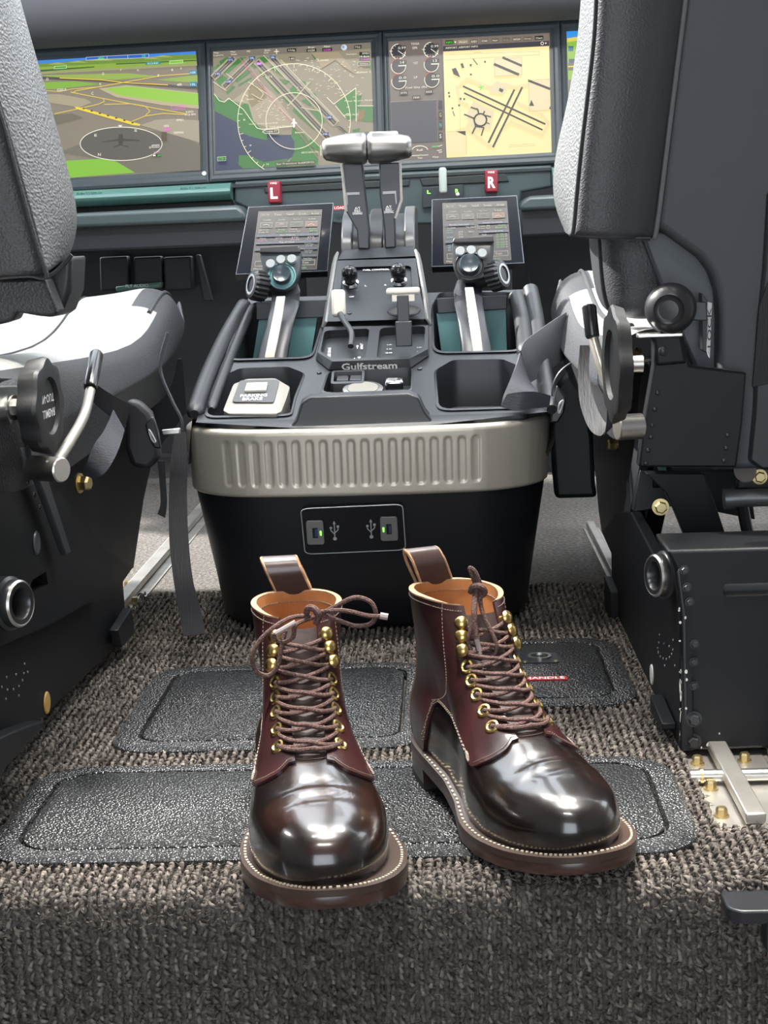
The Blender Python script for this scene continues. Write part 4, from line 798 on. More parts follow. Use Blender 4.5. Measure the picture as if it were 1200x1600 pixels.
g.line('#9a8c66', 2, (430, 210), (985, 188), (986, 208), (432, 240)).line('#9a8c66', 1.5, (722, 232), (882, 222), (884, 324), (724, 335), closed=True).line('#9a8c66', 1.5, (922, 358), (1046, 350)).line('#9a8c66', 1.5, (922, 358), (926, 540), (1050, 532)).line('#9a8c66', 1.5, (440, 660), (555, 655), (558, 790)).line('#b5a67c', 1.5, (520, 480), (522, 652)).line('#9a8c66', 1.5, (806, 738), (960, 730)).line('#9a8c66', 1.5, (806, 748), (960, 740)).text(BK, 'SAN FRANCISCO', 626, 196, 50, 5)
g.build(t)
# --- far right sliver
t = display('flight display mostly hidden behind the right seat', QX, FX); g = Gfx(lambda x, y: (x, y))
g.poly('#857d6d', (885, 49), (1135, 38), (1139, 222), (890, 236)).poly('#2f8fe0', (885, 49), (1135, 38), (1135, 52), (886, 60)).poly('#8ab83c', (886, 60), (1135, 52), (1137, 120), (888, 125)).poly('#d9c95a', (886, 60), (910, 56), (910, 62), (886, 66)).rect('#2a6a80', 888, 72, 896, 80).rect('#4a5a6a', 889, 92, 899, 98).poly('#6f6a5d', (888, 98), (1137, 90), (1137, 104), (888, 110)).line(Yl, 2, (888, 104), (1137, 96))
g.build(t)
# --- hood above the displays
gh = thing('glareshield', 'grey padded hood above the flight displays', 'glareshield', PY(590, 40, 2.9))
hoodm = mat('hood_grey', (.062, .062, .072), .75, bump=(900, .15, .0004))
lo = [PY(x, y, 2.83) for x, y in ((-400, 104), (320, 62), (600, 47), (880, 32), (1560, -4))]; rings = []
for dy, dz in ((0, 0), (-.05, .004), (-.075, .02), (-.085, .05), (-.07, .10), (.0, .145), (.2, .17), (.56, .17)): rings.append([Vector((p.x * 1.05, p.y + dy, p.z + dz)) for p in lo])
mb = MB(); mb.loft(rings, closed=False); obj('hood', mb, hoodm, gh, angle=60)
# --- ledges below the displays
def slab(name, pts, Y, d, m, bevel=.004, parent=ip): mb = MB(); mb.prism([PY(x, y, Y) for x, y in pts], (0, d, 0)); return obj(name, mb, m, parent, bevel=bevel, seg=3)
for nm, q in (('deploy_panel', [(-250, 317), (361, 285.5), (362, 312), (-248, 341)]), ('deploy_panel', [(862, 262), (1420, 236), (1420, 264), (864, 290)])):
    a, b_, c_, d_ = [PY(x, y, 2.80) for x, y in q]; rings = []
    for k in range(9): u = k / 8; bulge = .018 * math.sin(PI * min(u * 1.0, 1)); rings.append([a.lerp(d_, u) + Vector((0, -bulge, 0)), b_.lerp(c_, u) + Vector((0, -bulge, 0)), b_.lerp(c_, u) + Vector((0, .05, 0)), a.lerp(d_, u) + Vector((0, .05, 0))])
    mb = MB(); mb.loft(rings, True, True, True); dpn = obj(nm, mb, tealp, ip, angle=40)
    if q[0][0] < 100:
        mb = MB()
        for x, y in ((302, 294.5), (140, 302.5)): text_on(mb, 'PUSH TO DEPLOY', PY(x, y, 2.786), (1, 0, 0), (0, 0, 1), .044, .0045, .01)
        obj('lettering', mb, darkprint, dpn, smooth=False)
slab('center_fascia', [(366, 284), (600, 270), (862, 258), (864, 292), (815, 300), (810, 340), (690, 350), (540, 352), (400, 332), (366, 316)], 2.82, .06, slate)
slab('fascia_rail', [(328, 290), (604, 274), (880, 260), (880, 266), (604, 280), (328, 296)], 2.815, .05, mat('fascia_dark', (.018, .024, .026), .5), .001)
slab('fascia_slot', [(412, 292), (540, 284), (640, 280), (640, 291), (540, 296), (414, 302)], 2.816, .02, MATS['fascia_dark'], .002); slab('fascia_slot', [(655, 278), (790, 270), (796, 284), (660, 291)], 2.816, .02, MATS['fascia_dark'], .002)
slab('recess_strip', [(40, 328), (362, 313), (366, 330), (40, 345)], 2.83, .04, blackpl, .001)  # black strip standing in for the shade in the gap under the panel
for q in ([(-260, 352), (372, 320), (384, 332), (386, 346), (-260, 372)], [(812, 318), (826, 306), (1420, 276), (1420, 296), (814, 330)]):
    a = [PY(x, y, 2.74) for x, y in q]; mb = MB(); mb.prism(a, (0, .10, 0)); obj('knee_ledge', mb, tealp if 0 else mat('ledge_grey', (.055, .075, .080), .30), ip, bevel=.012, seg=4)
slab('knee_panel', [(-260, 366), (386, 340), (392, 384), (-260, 410)], 2.76, .06, panelg, .006); slab('knee_panel', [(810, 325), (1420, 290), (1420, 340), (812, 372)], 2.76, .06, panelg, .006)
slab('footwell_wall', [(-320, 390), (400, 372), (400, 700), (-320, 740)], 3.05, .03, blackpl, .001); slab('footwell_wall', [(800, 350), (1480, 330), (1480, 800), (800, 800)], 3.05, .03, blackpl, .001)
for x0 in (155, 208, 255): slab('pedal', [(x0, 402), (x0 + 44, 400), (x0 + 46, 452), (x0 + 2, 455)], 2.98, .03, mat('pedal_dark', (.022, .026, .034), .5), .004)
slab('pedal_frame', [(306, 398), (312, 398), (332, 470), (318, 470)], 2.96, .02, MATS['pedal_dark'], .002)
q = slab('foot_plate', [(180, 448), (252, 441), (250, 450), (182, 456)], 2.94, .03, tealp, .003); mb = MB(); text_on(mb, 'FLT AUDIO', PY(214, 446.5, 2.939), (1, 0, 0), (0, 0, 1), .042, .0055, .01); obj('lettering', mb, white, q, smooth=False)
# red L and R handles, gear handle, load label
for ch, (x, y), lab in (('L', (428, 300), 'red fire handle marked L above the left touch screen'), ('R', (768, 283), 'red fire handle marked R above the right touch screen')):
    p = PY(x, y, 2.76); t = thing('fire_handle', lab, 'handle', p, group='red fire handles')
    s = .0115; h = .0185; mb = MB(); mb.loft([[p + Vector((a * s * .92, 0, b_ * h)) for a, b_ in ((-1, -1), (1, -1), (1, 1), (-1, 1))], [p + Vector((a * s, .03, b_ * h * 1.05)) for a, b_ in ((-1, -1), (1, -1), (1, 1), (-1, 1))]], True, True, True); o_ = obj('grip', mb, redp, t, bevel=.003, seg=3)
    mb = MB(); text_on(mb, ch, p + Vector((0, -.0005, -.002)), (1, 0, 0), (0, 0, 1), .0125, .019, .035); text_on(mb, 'FIRE', p + Vector((0, -.0005, .0145)), (1, 0, 0), (0, 0, 1), .011, .003, .01); obj('lettering', mb, white, o_, smooth=False)
    mb = MB(); mb.box(p + Vector((0, .035, -.022)), (.018, .04, .014)); obj('base', mb, blackpl2, t)
t = thing('gear_handle', 'short grey upright handle on the panel above the right touch screen', 'handle', PY(692, 300, 2.78))
slab('plate', [(660, 293), (724, 288), (724, 318), (660, 325)], 2.808, .01, mat('gear_plate', (.022, .03, .034), .4), .001, t)
p = PY(692, 282, 2.77); mb = MB(); mb.box(p, (.0135, .012, .044)); obj('grip', mb, mat('handle_grey', (.40, .45, .42), .35), t, bevel=.005, seg=4)
mb = MB(); mb.box(p + Vector((0, .014, -.026)), (.017, .03, .012)); obj('base', mb, blackpl2, t)
mb = MB(); text_on(mb, 'L', PY(670, 300, 2.807), (1, 0, 0), (0, 0, 1), .006, .006, .03); text_on(mb, 'R', PY(714, 298, 2.807), (1, 0, 0), (0, 0, 1), .006, .006, .03); obj('lettering', mb, green_led, t, smooth=False)
mb = MB(); mb.ball(PY(715, 304, 2.804), .0035, 8); obj('lamp', mb, mat('lamp_white', (.8, .85, .8), .3), t)
lb = slab('warning_label', [(521, 322), (541, 320.5), (541, 327), (521, 328.5)], 2.80, .004, redl, 0); mb = MB(); text_on(mb, 'LOAD', PY(531, 324.5, 2.7995), (1, 0, 0), (0, 0, 1), .019, .0045, .02); obj('lettering', mb, white, lb, smooth=False)

# --- touch screens
def touch(label, Zf, quad, act, nx, right):
    px, py = Zf(*[sum(q[i] for q in quad) / 4 for i in (0, 1)]); P0 = PY(px, py, 2.36); n = Vector((nx, -1, .42)).normalized()
    t = thing('touch_screen', label, 'touch screen', P0, group='console touch screens')
    W = [PP(*Zf(*q), P0, n) for q in quad]; c = sum(W, Vector()) / 4
    mb = MB(); mb.loft([[p - n * .022 for p in W], [p - n * .003 for p in W], [c + (p - c) * .985 for p in W]], True, True, True); obj('housing', mb, blackpl2, t, smooth=False)
    mb = MB(); mb.prism([c + (p - c) * .982 + n * .0002 for p in W], n * .0012); obj('glass', mb, glassd, t, smooth=False)
    mb = MB(); mb.tube([c + (p - c) * .99 + n * .0006 for p in W], .0009, 6, closed=True); obj('edge', mb, mat('screen_edge', (.20, .23, .27), .3), t)
    mb = MB(); mb.box(P0 - n * .03 + Vector((0, .01, -.05)), (.05, .04, .12)); obj('mount', mb, blackpl, t)
    g = Gfx(Zf, P0 + n * .0016, n)
    def uv(u, v): a = Vector((*act[0], 0)).lerp(Vector((*act[1], 0)), u); b_ = Vector((*act[3], 0)).lerp(Vector((*act[2], 0)), u); r = a.lerp(b_, v); return (r.x, r.y)
    def R(h, u0, v0, u1, v1): g.poly(h, uv(u0, v0), uv(u1, v0), uv(u1, v1), uv(u0, v1))
    def B(h, u0, v0, u1, v1, w=2.0): g.line(h, w, uv(u0, v0), uv(u1, v0), uv(u1, v1), uv(u0, v1), closed=True)
    def TX(h, s, u, v, w, hh=.032):
        vs, fs = text_mesh(s, .0); g.layer += .3
        g.mb.add([g.pt(*uv(u + q.x * w, v - q.y * hh)) for q in vs], fs, g.idx(h))
    R('#1d1a1e', 0, 0, 1, 1); B('#8d8478', 0, 0, 1, 1, 1.6)
    for k, s in enumerate(('Start Up', 'Taxi', 'Takeoff', 'Enroute', 'Arrival')): R('#2c2a2a', .03 + k * .195, .03, .20 + k * .195, .085); B('#8fae6a' if k == (0 if right else 3) else '#8d8478', .03 + k * .195, .03, .20 + k * .195, .085, 1.6); TX('#e8e2cf', s, .115 + k * .195, .058, .12, .028)
    for k, s in enumerate(('COMM', 'Checklist', 'Flap Ctrl', 'Alt Radio')):
        TX('#e8e2cf', s, .15 + k * .235, .15, .12, .026); R(('#3a3a3c', '#55524c', '#2c352c', '#8a5a44')[k], .06 + k * .235, .19, .24 + k * .235, .275); B('#d8d2c2', .06 + k * .235, .19, .24 + k * .235, .275, 1.8)
    g.line('#e8e2cf', 4, uv(.10, .23), uv(.16, .22), uv(.2, .24)); g.line('#e8e2cf', 3, uv(.35, .22), uv(.42, .22)); B('#9ab08a', .57, .205, .68, .262, 1.6); g.line('#e8e2cf', 3, uv(.8, .25), uv(.85, .23), uv(.9, .25))
    if not right:
        TX('#e8e2cf', 'Opt Cruise', .12, .315, .16, .026); TX('#6ec86a', 'FL430', .40, .315, .10, .026); TX('#e8e2cf', 'Ceiling', .58, .315, .12, .026); TX('#6ec86a', 'FL510', .88, .315, .10, .026)
        TX('#e8e2cf', 'Cruise Alt', .12, .35, .16, .026); TX('#6ec86a', '.85/477 kt', .40, .35, .18, .026); TX('#e8e2cf', 'Cruise Spd', .60, .35, .18, .026); TX('#6ec86a', '.85', .88, .35, .14, .026)
        for v, s in ((.41, 'Next Waypoint'), (.53, 'Top of Climb')): R('#3c4d6c', 0.02, v - .02, .98, v + .022); TX('#e8e2cf', s, .5, v, .24, .028)
        for k in range(4): TX('#e8e2cf', ('Altitude', 'DTG', 'ETE', 'ETA')[k], .12 + .25 * k, .455, .1, .024); TX('#e08ad0', ('1500 M', '17.1 nm', '00:04', '4.1 W')[k], .12 + .25 * k, .49, .13, .024)
        R('#3c4d6c', 0.02, .63, .98, .66); R('#3c4d6c', .62, .75, .98, .78)
        for v in (.59, .70, .83): TX('#e8e2cf', 'Fuel Flow', .85, v - .02, .13, .024); TX('#7ac8e0', '17.7 W', .85, v + .015, .1, .024)
    else:
        for u, v, s in ((.25, .365, 'Route Summary'), (.76, .35, 'Cruise Summary'), (.76, .50, 'Operational Limit')): R('#3c4d6c', u - .22, v - .02, u + .23, v + .022); TX('#e8e2cf', s, u, v, .30, .028)
        for k, (u, v, s, c_) in enumerate(((.12, .41, 'To Dest', '#e8e2cf'), (.42, .41, 'To Altn', '#e8e2cf'), (.10, .45, 'KSFO', '#6ec86a'), (.10, .49, '+2+73', '#7ac8e0'), (.42, .49, '-Wi--', '#e8e2cf'), (.27, .49, 'ETE', '#e8e2cf'), (.27, .53, 'ETA', '#e8e2cf'), (.27, .57, 'FOB', '#e8e2cf'), (.10, .57, 'KSMF', '#7ac8e0'), (.62, .40, 'Cruise Alt', '#e8e2cf'), (.90, .40, 'FL430', '#6ec86a'), (.62, .44, 'Cruise Spd', '#e8e2cf'), (.88, .44, '.85/477 kt', '#6ec86a'), (.62, .55, 'FLD', '#e8e2cf'))): TX(c_, s, u, v, .02 + .017 * len(s), .026)
        for v in (.55, .59, .64, .69, .73, .77): TX('#6ec86a', '22 500', .86, v, .12, .026); TX('#e8e2cf', 'W', .95, v, .03, .022)
        R('#3c4d6c', .03, .62, .25, .66)
        for v in (.70, .74, .78): TX('#7ac8e0', '45.7', .1, v, .08, .026)
    B('#d8d2c2', .70, .84, .96, .92, 2); TX('#e8e2cf', 'Test', .82, .88, .1, .03); B('#d8d2c2', .05, .84, .2, .92, 2); TX('#e8e2cf', 'Menu', .10, .965, .12, .03); TX('#6ec86a', 'Edit', .80, .965, .09, .03)
    g.build(t, .72)
touch('tilted touch screen with menu page on the left of the console', Z4, [(180, 465), (680, 440), (645, 840), (105, 860)], [(240, 490), (612, 478), (580, 828), (195, 838)], .10, False)
touch('tilted touch screen with summary page on the right of the console', Z5, [(320, 310), (890, 282), (940, 735), (318, 760)], [(392, 332), (822, 318), (852, 712), (402, 738)], -.06, True)
# ------------------------------------------------------------------ boots
vampm = mat('polished_black_brown', (.0060, .0036, .0031), .28, bump=(26, .12, .004), coat=1.0, coatr=.13, vary=(11, (.042, .012, .006), .56, .82))
quartm = mat('oxblood_leather', (.040, .0125, .013), .30, bump=(60, .16, .003), coat=.35, coatr=.18, vary=(22, (.018, .008, .008), .42, .70))
tabm = mat('tab_leather', (.050, .030, .027), .30, bump=(80, .1, .002), coat=.3, coatr=.2)
tongm = mat('tongue_leather', (.028, .012, .010), .65, bump=(120, .2, .002))
lining = mat('tan_lining', (.42, .155, .048), .55, bump=(300, .15, .0006), vary=(30, (.55, .24, .09), .35, .7))
rawedge = mat('raw_leather_edge', (.48, .30, .17), .6, vary=(200, (.30, .16, .08), .35, .65))
weltm = mat('welt_leather', (.045, .026, .019), .45, coat=.2, bump=(200, .2, .001))
solem = mat('sole_edge', (.060, .026, .018), .34, coat=.4, coatr=.2, vary=(70, (.030, .014, .011), .4, .65), aniso=(1, 1, 5))
heelm = mat('heel_stack', (.028, .013, .010), .32, coat=.4, coatr=.2)
outsole = mat('outsole_rubber', (.016, .013, .012), .6)
threadm = mat('pale_thread', (.20, .15, .12), .6)
weltth = mat('welt_thread', (.50, .43, .32), .6)
lacem = mat('brown_lace', (.058, .028, .022), .75, bump=(900, .9, .0012), vary=(700, (.14, .072, .06), .45, .62), aniso=(1, 1, 1))
tipm = mat('clear_lace_tip', (.30, .25, .24), .25)

KW = [.030, .044, .057, .066, .0730, .0790, .0855, .0935, .105, .120, .138, .156]
KB = [.007, .0025, .002, .004, .007, .010, .013, .016, .019, .022, .024, .026]
KF = [.289, .2925, .287, .275, .256, .234, .213, .190, .163, .138, .120, .108]
KS = [1.0, 1.03, 1.01, .95, .885, .83, .80, .79, .80, .85, .92, .97]
KL = [0, 0, .02, .08, .18, .32, .50, .68, .85, .95, 1, 1]
def cat1(arr, t):
    n = len(arr) - 1; x = min(max(t, 0), 1) * n; i = min(int(x), n - 1); u = x - i
    a, b, c, d = arr[max(i - 1, 0)], arr[i], arr[i + 1], arr[min(i + 2, n)]
    return .5 * (2 * b + (c - a) * u + (2 * a - 5 * b + 4 * c - d) * u * u + (3 * b - a - 3 * c + d) * u ** 3)
def t_of_w(w):
    lo, hi = 0., 1.
    for _ in range(40):
        m = (lo + hi) / 2
        if cat1(KW, m) < w: lo = m
        else: hi = m
    return lo
def footT(q): return interp(q, [0, .12, .25, .40, .52, .63, .74, .86, .95, 1], [.036, .0365, .0365, .0345, .0375, .046, .0515, .0535, .0525, .051])
def drop(u):
    v = min(max((u - .07) / .13, 0), 1); return .0165 * v * v * (3 - 2 * v)
def S(t, ph, off=0.0, sx=1):
    def base(t, ph):
        ub, uf, w, s, l = (cat1(a, t) for a in (KB, KF, KW, KS, KL)); q = (1 + math.cos(ph)) / 2; sn = abs(math.sin(ph))
        h0 = sn ** .78 * footT(q) * s; h1 = sn ** .72 * .0340 * (s * .97) * interp(q, [0, .5, 1], [1.05, 1, .92])
        h = h0 * (1 - l) + h1 * l; sg = 1 if math.sin(ph) >= 0 else -1
        u = ub + (uf - ub) * q; x = sg * h
        x += sx * .004 * max(0, min((u - .12) / .15, 1)) * (1 - l)          # inside swing of the last
        z = w - drop(u)
        if u > .19: z += .009 * ((u - .19) / .11) ** 2
        if l < .6:                                                           # creases over the ball
            z += (-.0016 * math.exp(-((u - .222) / .006) ** 2) - .0012 * math.exp(-((u - .238 + .1 * x) / .005) ** 2) + .0012 * math.exp(-((u - .230) / .005) ** 2)) * math.cos(min(abs(x) / .04, 1) * PI / 2)
        return Vector((x, -u, z))
    p = base(t, ph)
    if off:
        e = 1e-3; t1, t0 = min(t + e, 1), max(t - e, 0)
        a = base(t1, ph) - base(t0, ph); b = base(t, ph + .01) - base(t, ph - .01); n = b.cross(a)
        if n.length > 1e-12:
            n.normalize(); c = Vector((0, p.y * 0 - .10, .05)); 
            mid = base(t, 0).lerp(base(t, PI), .5); 
            if n.dot(p - Vector((0, mid.y, p.z - .02))) < 0: n = -n
            p = p + n * off
    return p
_pc = {}
def ph_at_x(t, xo, sg):
    k = (round(t, 4), round(xo, 5), sg)
    if k not in _pc: _pc[k] = ph_at_x_(*k)
    return _pc[k]
def ph_at_x_(t, xo, sg):                                                       # angle on the front where |x - centre| = xo
    lo, hi = .0, PI / 2
    for _ in range(36):
        m = (lo + hi) / 2
        if abs(S(t, m * sg).x) < xo: lo = m
        else: hi = m
    return lo
TTH = t_of_w(.0895)
def sole_outline(grow, n=120, q0=0, q1=1):
    pts = []
    for k in range(n):
        ph = 2 * PI * k / n; p = S(0.0, ph); p2 = S(0.09, ph); p = p if abs(p.x) > abs(p2.x) else p2
        q = S(0.0, ph); pts.append(Vector((p.x, q.y)))
    out = []
    for k in range(n):
        d = pts[(k + 1) % n] - pts[k - 1]; nn = Vector((-d.y, d.x)).normalized()
        if nn.dot(pts[k] - Vector((0, -.145))) < 0: nn = -nn
        u = -pts[k].y; g = grow * interp(u, [0, .08, .13, .19, .25, .30], [.55, .45, .45, 1.0, 1.1, 1.0])
        out.append(pts[k] + nn * g)
    return out
def spring(u): return .009 * ((u - .19) / .11) ** 2 if u > .19 else 0.0

def make_boot(label, loc, rot, sx, scale, bow):
    t = thing('leather_boot', label, 'boot', loc, rot, group='pair of laced leather boots')
    Mw = Matrix.Translation(Vector(loc)) @ Matrix.Rotation(rot, 4, 'Z') @ Matrix.Scale(scale, 4)
    t.scale = (scale,) * 3
    bpy.context.view_layer.update()
    def put(name, mb, m, parent=t, **kw): return obj(name, xf(mb, Mw), m, parent, **kw)
    SS = lambda tt, ph, off=0.0: S(tt, ph, off, sx)
    NP = 120
    # vamp
    mb = MB(); mb.loft([[SS(tt, 2 * PI * k / NP) for k in range(NP)] for tt in np.linspace(0, t_of_w(.112), 46)]); put('vamp', mb, vampm, angle=180)
    # quarters
    gap = lambda tt: .0105 + .0015 * (tt - TTH) / (1 - TTH)
    TB = ([0, .05, .10, .18, .26, .315, .335, .36, .40, .45, .50, .545, .585, .62, .66, 1], [TTH, TTH - .015, TTH - .06, TTH - .13, TTH - .21, TTH - .275, TTH - .285, TTH - .235, TTH - .19, TTH - .155, TTH - .15, TTH - .165, TTH - .25, .10, 0, 0])
    def qpt(a, tau, sg, off):
        tb = interp(a, *TB); tt = tb + (1 - tb) * tau; pg = ph_at_x(max(tt, TTH - .02), gap(max(tt, TTH)), sg)
        return SS(tt, sg * (pg + (PI - pg) * a), off)
    aa = np.concatenate([np.linspace(0, .30, 26), np.linspace(.305, .70, 52), np.linspace(.72, 1, 22)]); nr = 34
    for sg in (-1, 1):
        out = [[qpt(a, k / nr, sg, .0024) for a in aa] for k in range(nr + 1)]
        inn = [[qpt(a, k / nr, sg, .0002) for a in aa] for k in range(nr + 1)]
        mb = MB(); mb.loft(out, closed=False); mb.loft([out[0], inn[0]], closed=False); mb.loft([[r[0] for r in out], [r[0] for r in inn]], closed=False)
        put('quarter', mb, quartm, angle=50)
        # stitching
        st = MB()
        def dash(p0, p1, w=.00028):
            d = p1 - p0; c = (p0 + p1) / 2; q = d.to_track_quat('X', 'Z').to_matrix(); st.box(c, (d.length * .62, w * 2, w * 2), q)
        def run(fn, n):
            pp = [fn(i / n) for i in range(n + 1)]
            for i in range(n): dash(pp[i], pp[i + 1])
        for o_ in (.020, .046):
            run(lambda u: qpt(.345 + .30 * u, o_ * 1.2, sg, .0027), 34)
        run(lambda u: qpt(.02 + .29 * u, .030, sg, .0027), 26)
        def facing(u):
            tt = 1 - u * (1 - TTH + .20); p1 = ph_at_x(1.0, .0235, sg); p0 = ph_at_x(TTH, .0315, sg); v = (1 - tt) / (1 - TTH); return SS(tt, sg * (p1 + (p0 - p1) * v), .0027)
        run(facing, 46)
        run(lambda u: SS(.975, sg * (.36 + (PI - .36) * u), .0027), 46)
        for k in range(5): p = qpt(.330, .02 + .012 * k, sg, .003); q_ = qpt(.345, .02 + .012 * k, sg, .003); dash(p, q_, .0007)
        put('stitching', st, threadm, smooth=False)
    # counter seam strip at the heel
    for sg in (-1, 1):
        mb = MB(); mb.tube([SS(tt, sg * 2.55, .0026) for tt in np.linspace(.03, .98, 30)], .0007, 6); put('back_seam', mb, mat('seam_tan', (.16, .09, .06), .5))
    # collar rim, lining
    rim = [SS(1.0, 2 * PI * k / NP, .0026) for k in range(NP)]; rim2 = [SS(1.0, 2 * PI * k / NP, -.0016) for k in range(NP)]
    sel = [k for k in range(NP) if not (2 * PI * k / NP < .34 or 2 * PI * k / NP > 2 * PI - .34)]
    mb = MB(); mb.loft([[rim[k] for k in sel], [rim[k] + Vector((0, 0, .0012)) for k in sel], [rim2[k] + Vector((0, 0, .0012)) for k in sel], [rim2[k] for k in sel]], closed=False); put('collar_edge', mb, rawedge, angle=40)
    mb = MB(); mb.loft([[SS(tt, 2 * PI * k / NP, -.0016) for k in sel] for tt in np.linspace(1, .45, 18)], closed=False); put('lining', mb, lining)
    mb = MB(); mb.poly([Vector((.026 * math.cos(k * PI / 20), -.062 + .042 * math.sin(k * PI / 20), .060)) for k in range(40)]); put('insole', mb, mat('insole_dark', (.10, .045, .02), .7), smooth=False)
    mb = MB(); st = [SS(.955, .45 + (2 * PI - .9) * i / 90, -.0020) for i in range(91)]
    for i in range(90): d = st[i + 1] - st[i]; mb.box((st[i] + st[i + 1]) / 2, (d.length * .6, .0007, .0007), d.to_track_quat('X', 'Z').to_matrix())
    put('stitching', mb, threadm, smooth=False)
    # tongue
    mb = MB(); rows = []
    for tt in np.linspace(TTH + .015, .965, 30):
        pm = ph_at_x(tt, .0165, 1); ext = Vector(); rows.append([SS(tt, pm * k / 8, .0007) + ext for k in range(-8, 9)])
    mb.loft(rows, closed=False); put('tongue', mb, tongm)
    # eyelets and hooks
    EW = [.0920, .0980, .1045, .1110, .1180]; HW = [.1270, .1355, .1440]
    fp = lambda w, x, off: (lambda tt: SS(tt, (1 if x >= 0 else -1) * ph_at_x(tt, abs(x), 1 if x >= 0 else -1), off))(t_of_w(w))
    def nrm(w, x): a, b_ = fp(w, x, .002), fp(w, x, .006); return (b_ - a).normalized()
    xe = lambda w: interp(w, [.092, .118, .146], [.0205, .0190, .0150])
    for sg in (-1, 1):
        for w in EW:
            c = fp(w, sg * xe(w), .0024); mb = MB(); mb.lathe([(.0026, -.001), (.0029, .0009), (.0040, .0016), (.0054, .0011), (.0058, 0)], c, nrm(w, sg * xe(w)), 20, capa=False, capb=False); ey = put('eyelet', mb, brass)
            mb = MB(); mb.lathe([(.0028, .0001), (.0027, .0002)], c, nrm(w, sg * xe(w)), 14); put('eyelet_hole', mb, mat('hole_dark', (.004, .003, .003), .8), ey)
        for w in HW:
            c = fp(w, sg * xe(w), .0022); n = nrm(w, sg * xe(w)); mb = MB(); mb.lathe([(.0030, 0), (.0026, .003), (.0030, .0038), (.0052, .0046), (.0055, .0056), (.0046, .0074), (.0026, .0086), (.0004, .0090)], c, n, 20); put('hook', mb, brass)
    # laces across the front
    lr = .00165; rows = EW + HW
    def seg(w0, x0, w1, x1, rise, lift0=.0020, lift1=.0035):
        x0 *= xe(w0); x1 *= xe(w1)
        P = []
        for i in range(15):
            u = i / 14; P.append(fp(w0 + (w1 - w0) * u, (x0 + (x1 - x0) * u) or 1e-5, interp(u, [0, .12, .5, .88, 1], [lift0, .0042, rise, .0042, lift1])))
        return P
    segs = [seg(EW[0] + .0005, -1, EW[0] + .0005, 1, .0062)]
    for i in range(4):
        segs.append(seg(EW[i] + .0005, -1, EW[i + 1] - .0012, 1, .0052, .002, .001)); segs.append(seg(EW[i] + .0005, 1, EW[i + 1] - .0012, -1, .0072, .002, .001))
    segs.append(seg(EW[4], -1, HW[0] - .001, 1, .0050, .002, .004)); segs.append(seg(EW[4], 1, HW[0] - .001, -1, .0068, .002, .004))
    for i in range(2):
        segs.append(seg(HW[i] - .001, -1, HW[i + 1] - .002, 1, .0045, .004, .004)); segs.append(seg(HW[i] - .001, 1, HW[i + 1] - .002, -1, .0060, .004, .004))
    for P in segs:
        mb = MB(); mb.tube(P, lr, 8); put('lace', mb, lacem)
    # pull tab
    zt = .156; path = [(.009, zt - .012), (.0125, zt + .006), (.0125, zt + .018), (.008, zt + .026), (.001, zt + .0255), (-.003, zt + .018), (-.0015, zt + .006), (.001, zt - .006)]
    P = catmull([Vector((0, y - .026, z)) for y, z in path], 6); mb = MB(); rows = []
    for i, p in enumerate(P):
        k = max(0, min((p.z - zt) / .03, 1)); rows.append((Vector((-.012 * k, p.y, p.z)), Vector((.0265, -.006 * k * 0, 0))))
    mb.strip(rows, 0, .0030); put('pull_tab', mb, tabm, bevel=.0005)
    mb = MB()
    for i in range(len(rows) - 1):
        for e in (-1, 1):
            a, b_ = rows[i][0] + rows[i][1] * .5 * e, rows[i + 1][0] + rows[i + 1][1] * .5 * e; mb.tube([a, b_], .00165, 6, caps=False)
    put('tab_edge', mb, rawedge)
    # welt, sole, heel
    wo = sole_outline(.0085); wi = sole_outline(-.004); so = sole_outline(.0080)
    L = lambda o, z: [Vector((p.x + sx * .004 * max(0, min((-p.y - .12) / .15, 1)), p.y, z + spring(-p.y) - drop(-p.y))) for p in o]
    mb = MB(); mb.loft([L(wi, .0315), L(wo, .0292), L(wo, .0245)]); put('welt', mb, weltm, angle=35)
    zb = lambda u: .0175 * (1 - drop(u) / .0165) + spring(u)
    top = L(so, .0246); bot = [Vector((p.x, p.y, zb(-p.y))) for p in top]; mid = [a.lerp(b_, .5) for a, b_ in zip(L(sole_outline(.0088), .0246), [Vector((p.x, p.y, zb(-p.y))) for p in L(sole_outline(.0088), .0246)])]
    mb = MB(); mb.loft([top, mid, bot], cap1=True); put('sole', mb, solem, angle=40)
    hp = [p for p in L(sole_outline(.0075, 200), 0) if -p.y < .078]; hp = sorted(hp, key=lambda p: math.atan2(p.x, -(p.y + .04) + 1e-9) % (2 * PI))
    a0 = [p for p in L(sole_outline(.0075, 240), 0)]; ring = [p for p in a0 if p.y > -.076]
    left = sorted([p for p in ring if p.x < 0], key=lambda p: p.y); right = sorted([p for p in ring if p.x >= 0], key=lambda p: -p.y)
    hr = left + right
    mb = MB(); mb.loft([[Vector((p.x, p.y, .0176)) for p in hr], [Vector((p.x * .985, p.y * 1.0 - .0005, .006)) for p in hr], [Vector((p.x * .985, p.y - .0005, .0055)) for p in hr]], True, True, True); put('heel', mb, heelm, angle=40)
    mb = MB(); mb.loft([[Vector((p.x * .99, p.y, .0056)) for p in hr], [Vector((p.x * .98, p.y, .0)) for p in hr]], True, True, True); put('heel_lift', mb, outsole, angle=40)
    # welt stitches
    st = MB(); wm = L(sole_outline(.0052, 300), .0303)
    for i in range(0, 300, 2):
        a, b_ = wm[i], wm[(i + 1) % 300]
        if -a.y < .075: continue
        d = b_ - a; c = (a + b_) / 2
        st.box(c, (max(d.length * .9, .0018), .0016, .0010), d.to_track_quat('X', 'Z').to_matrix())
    put('stitching', st, weltth, smooth=False)
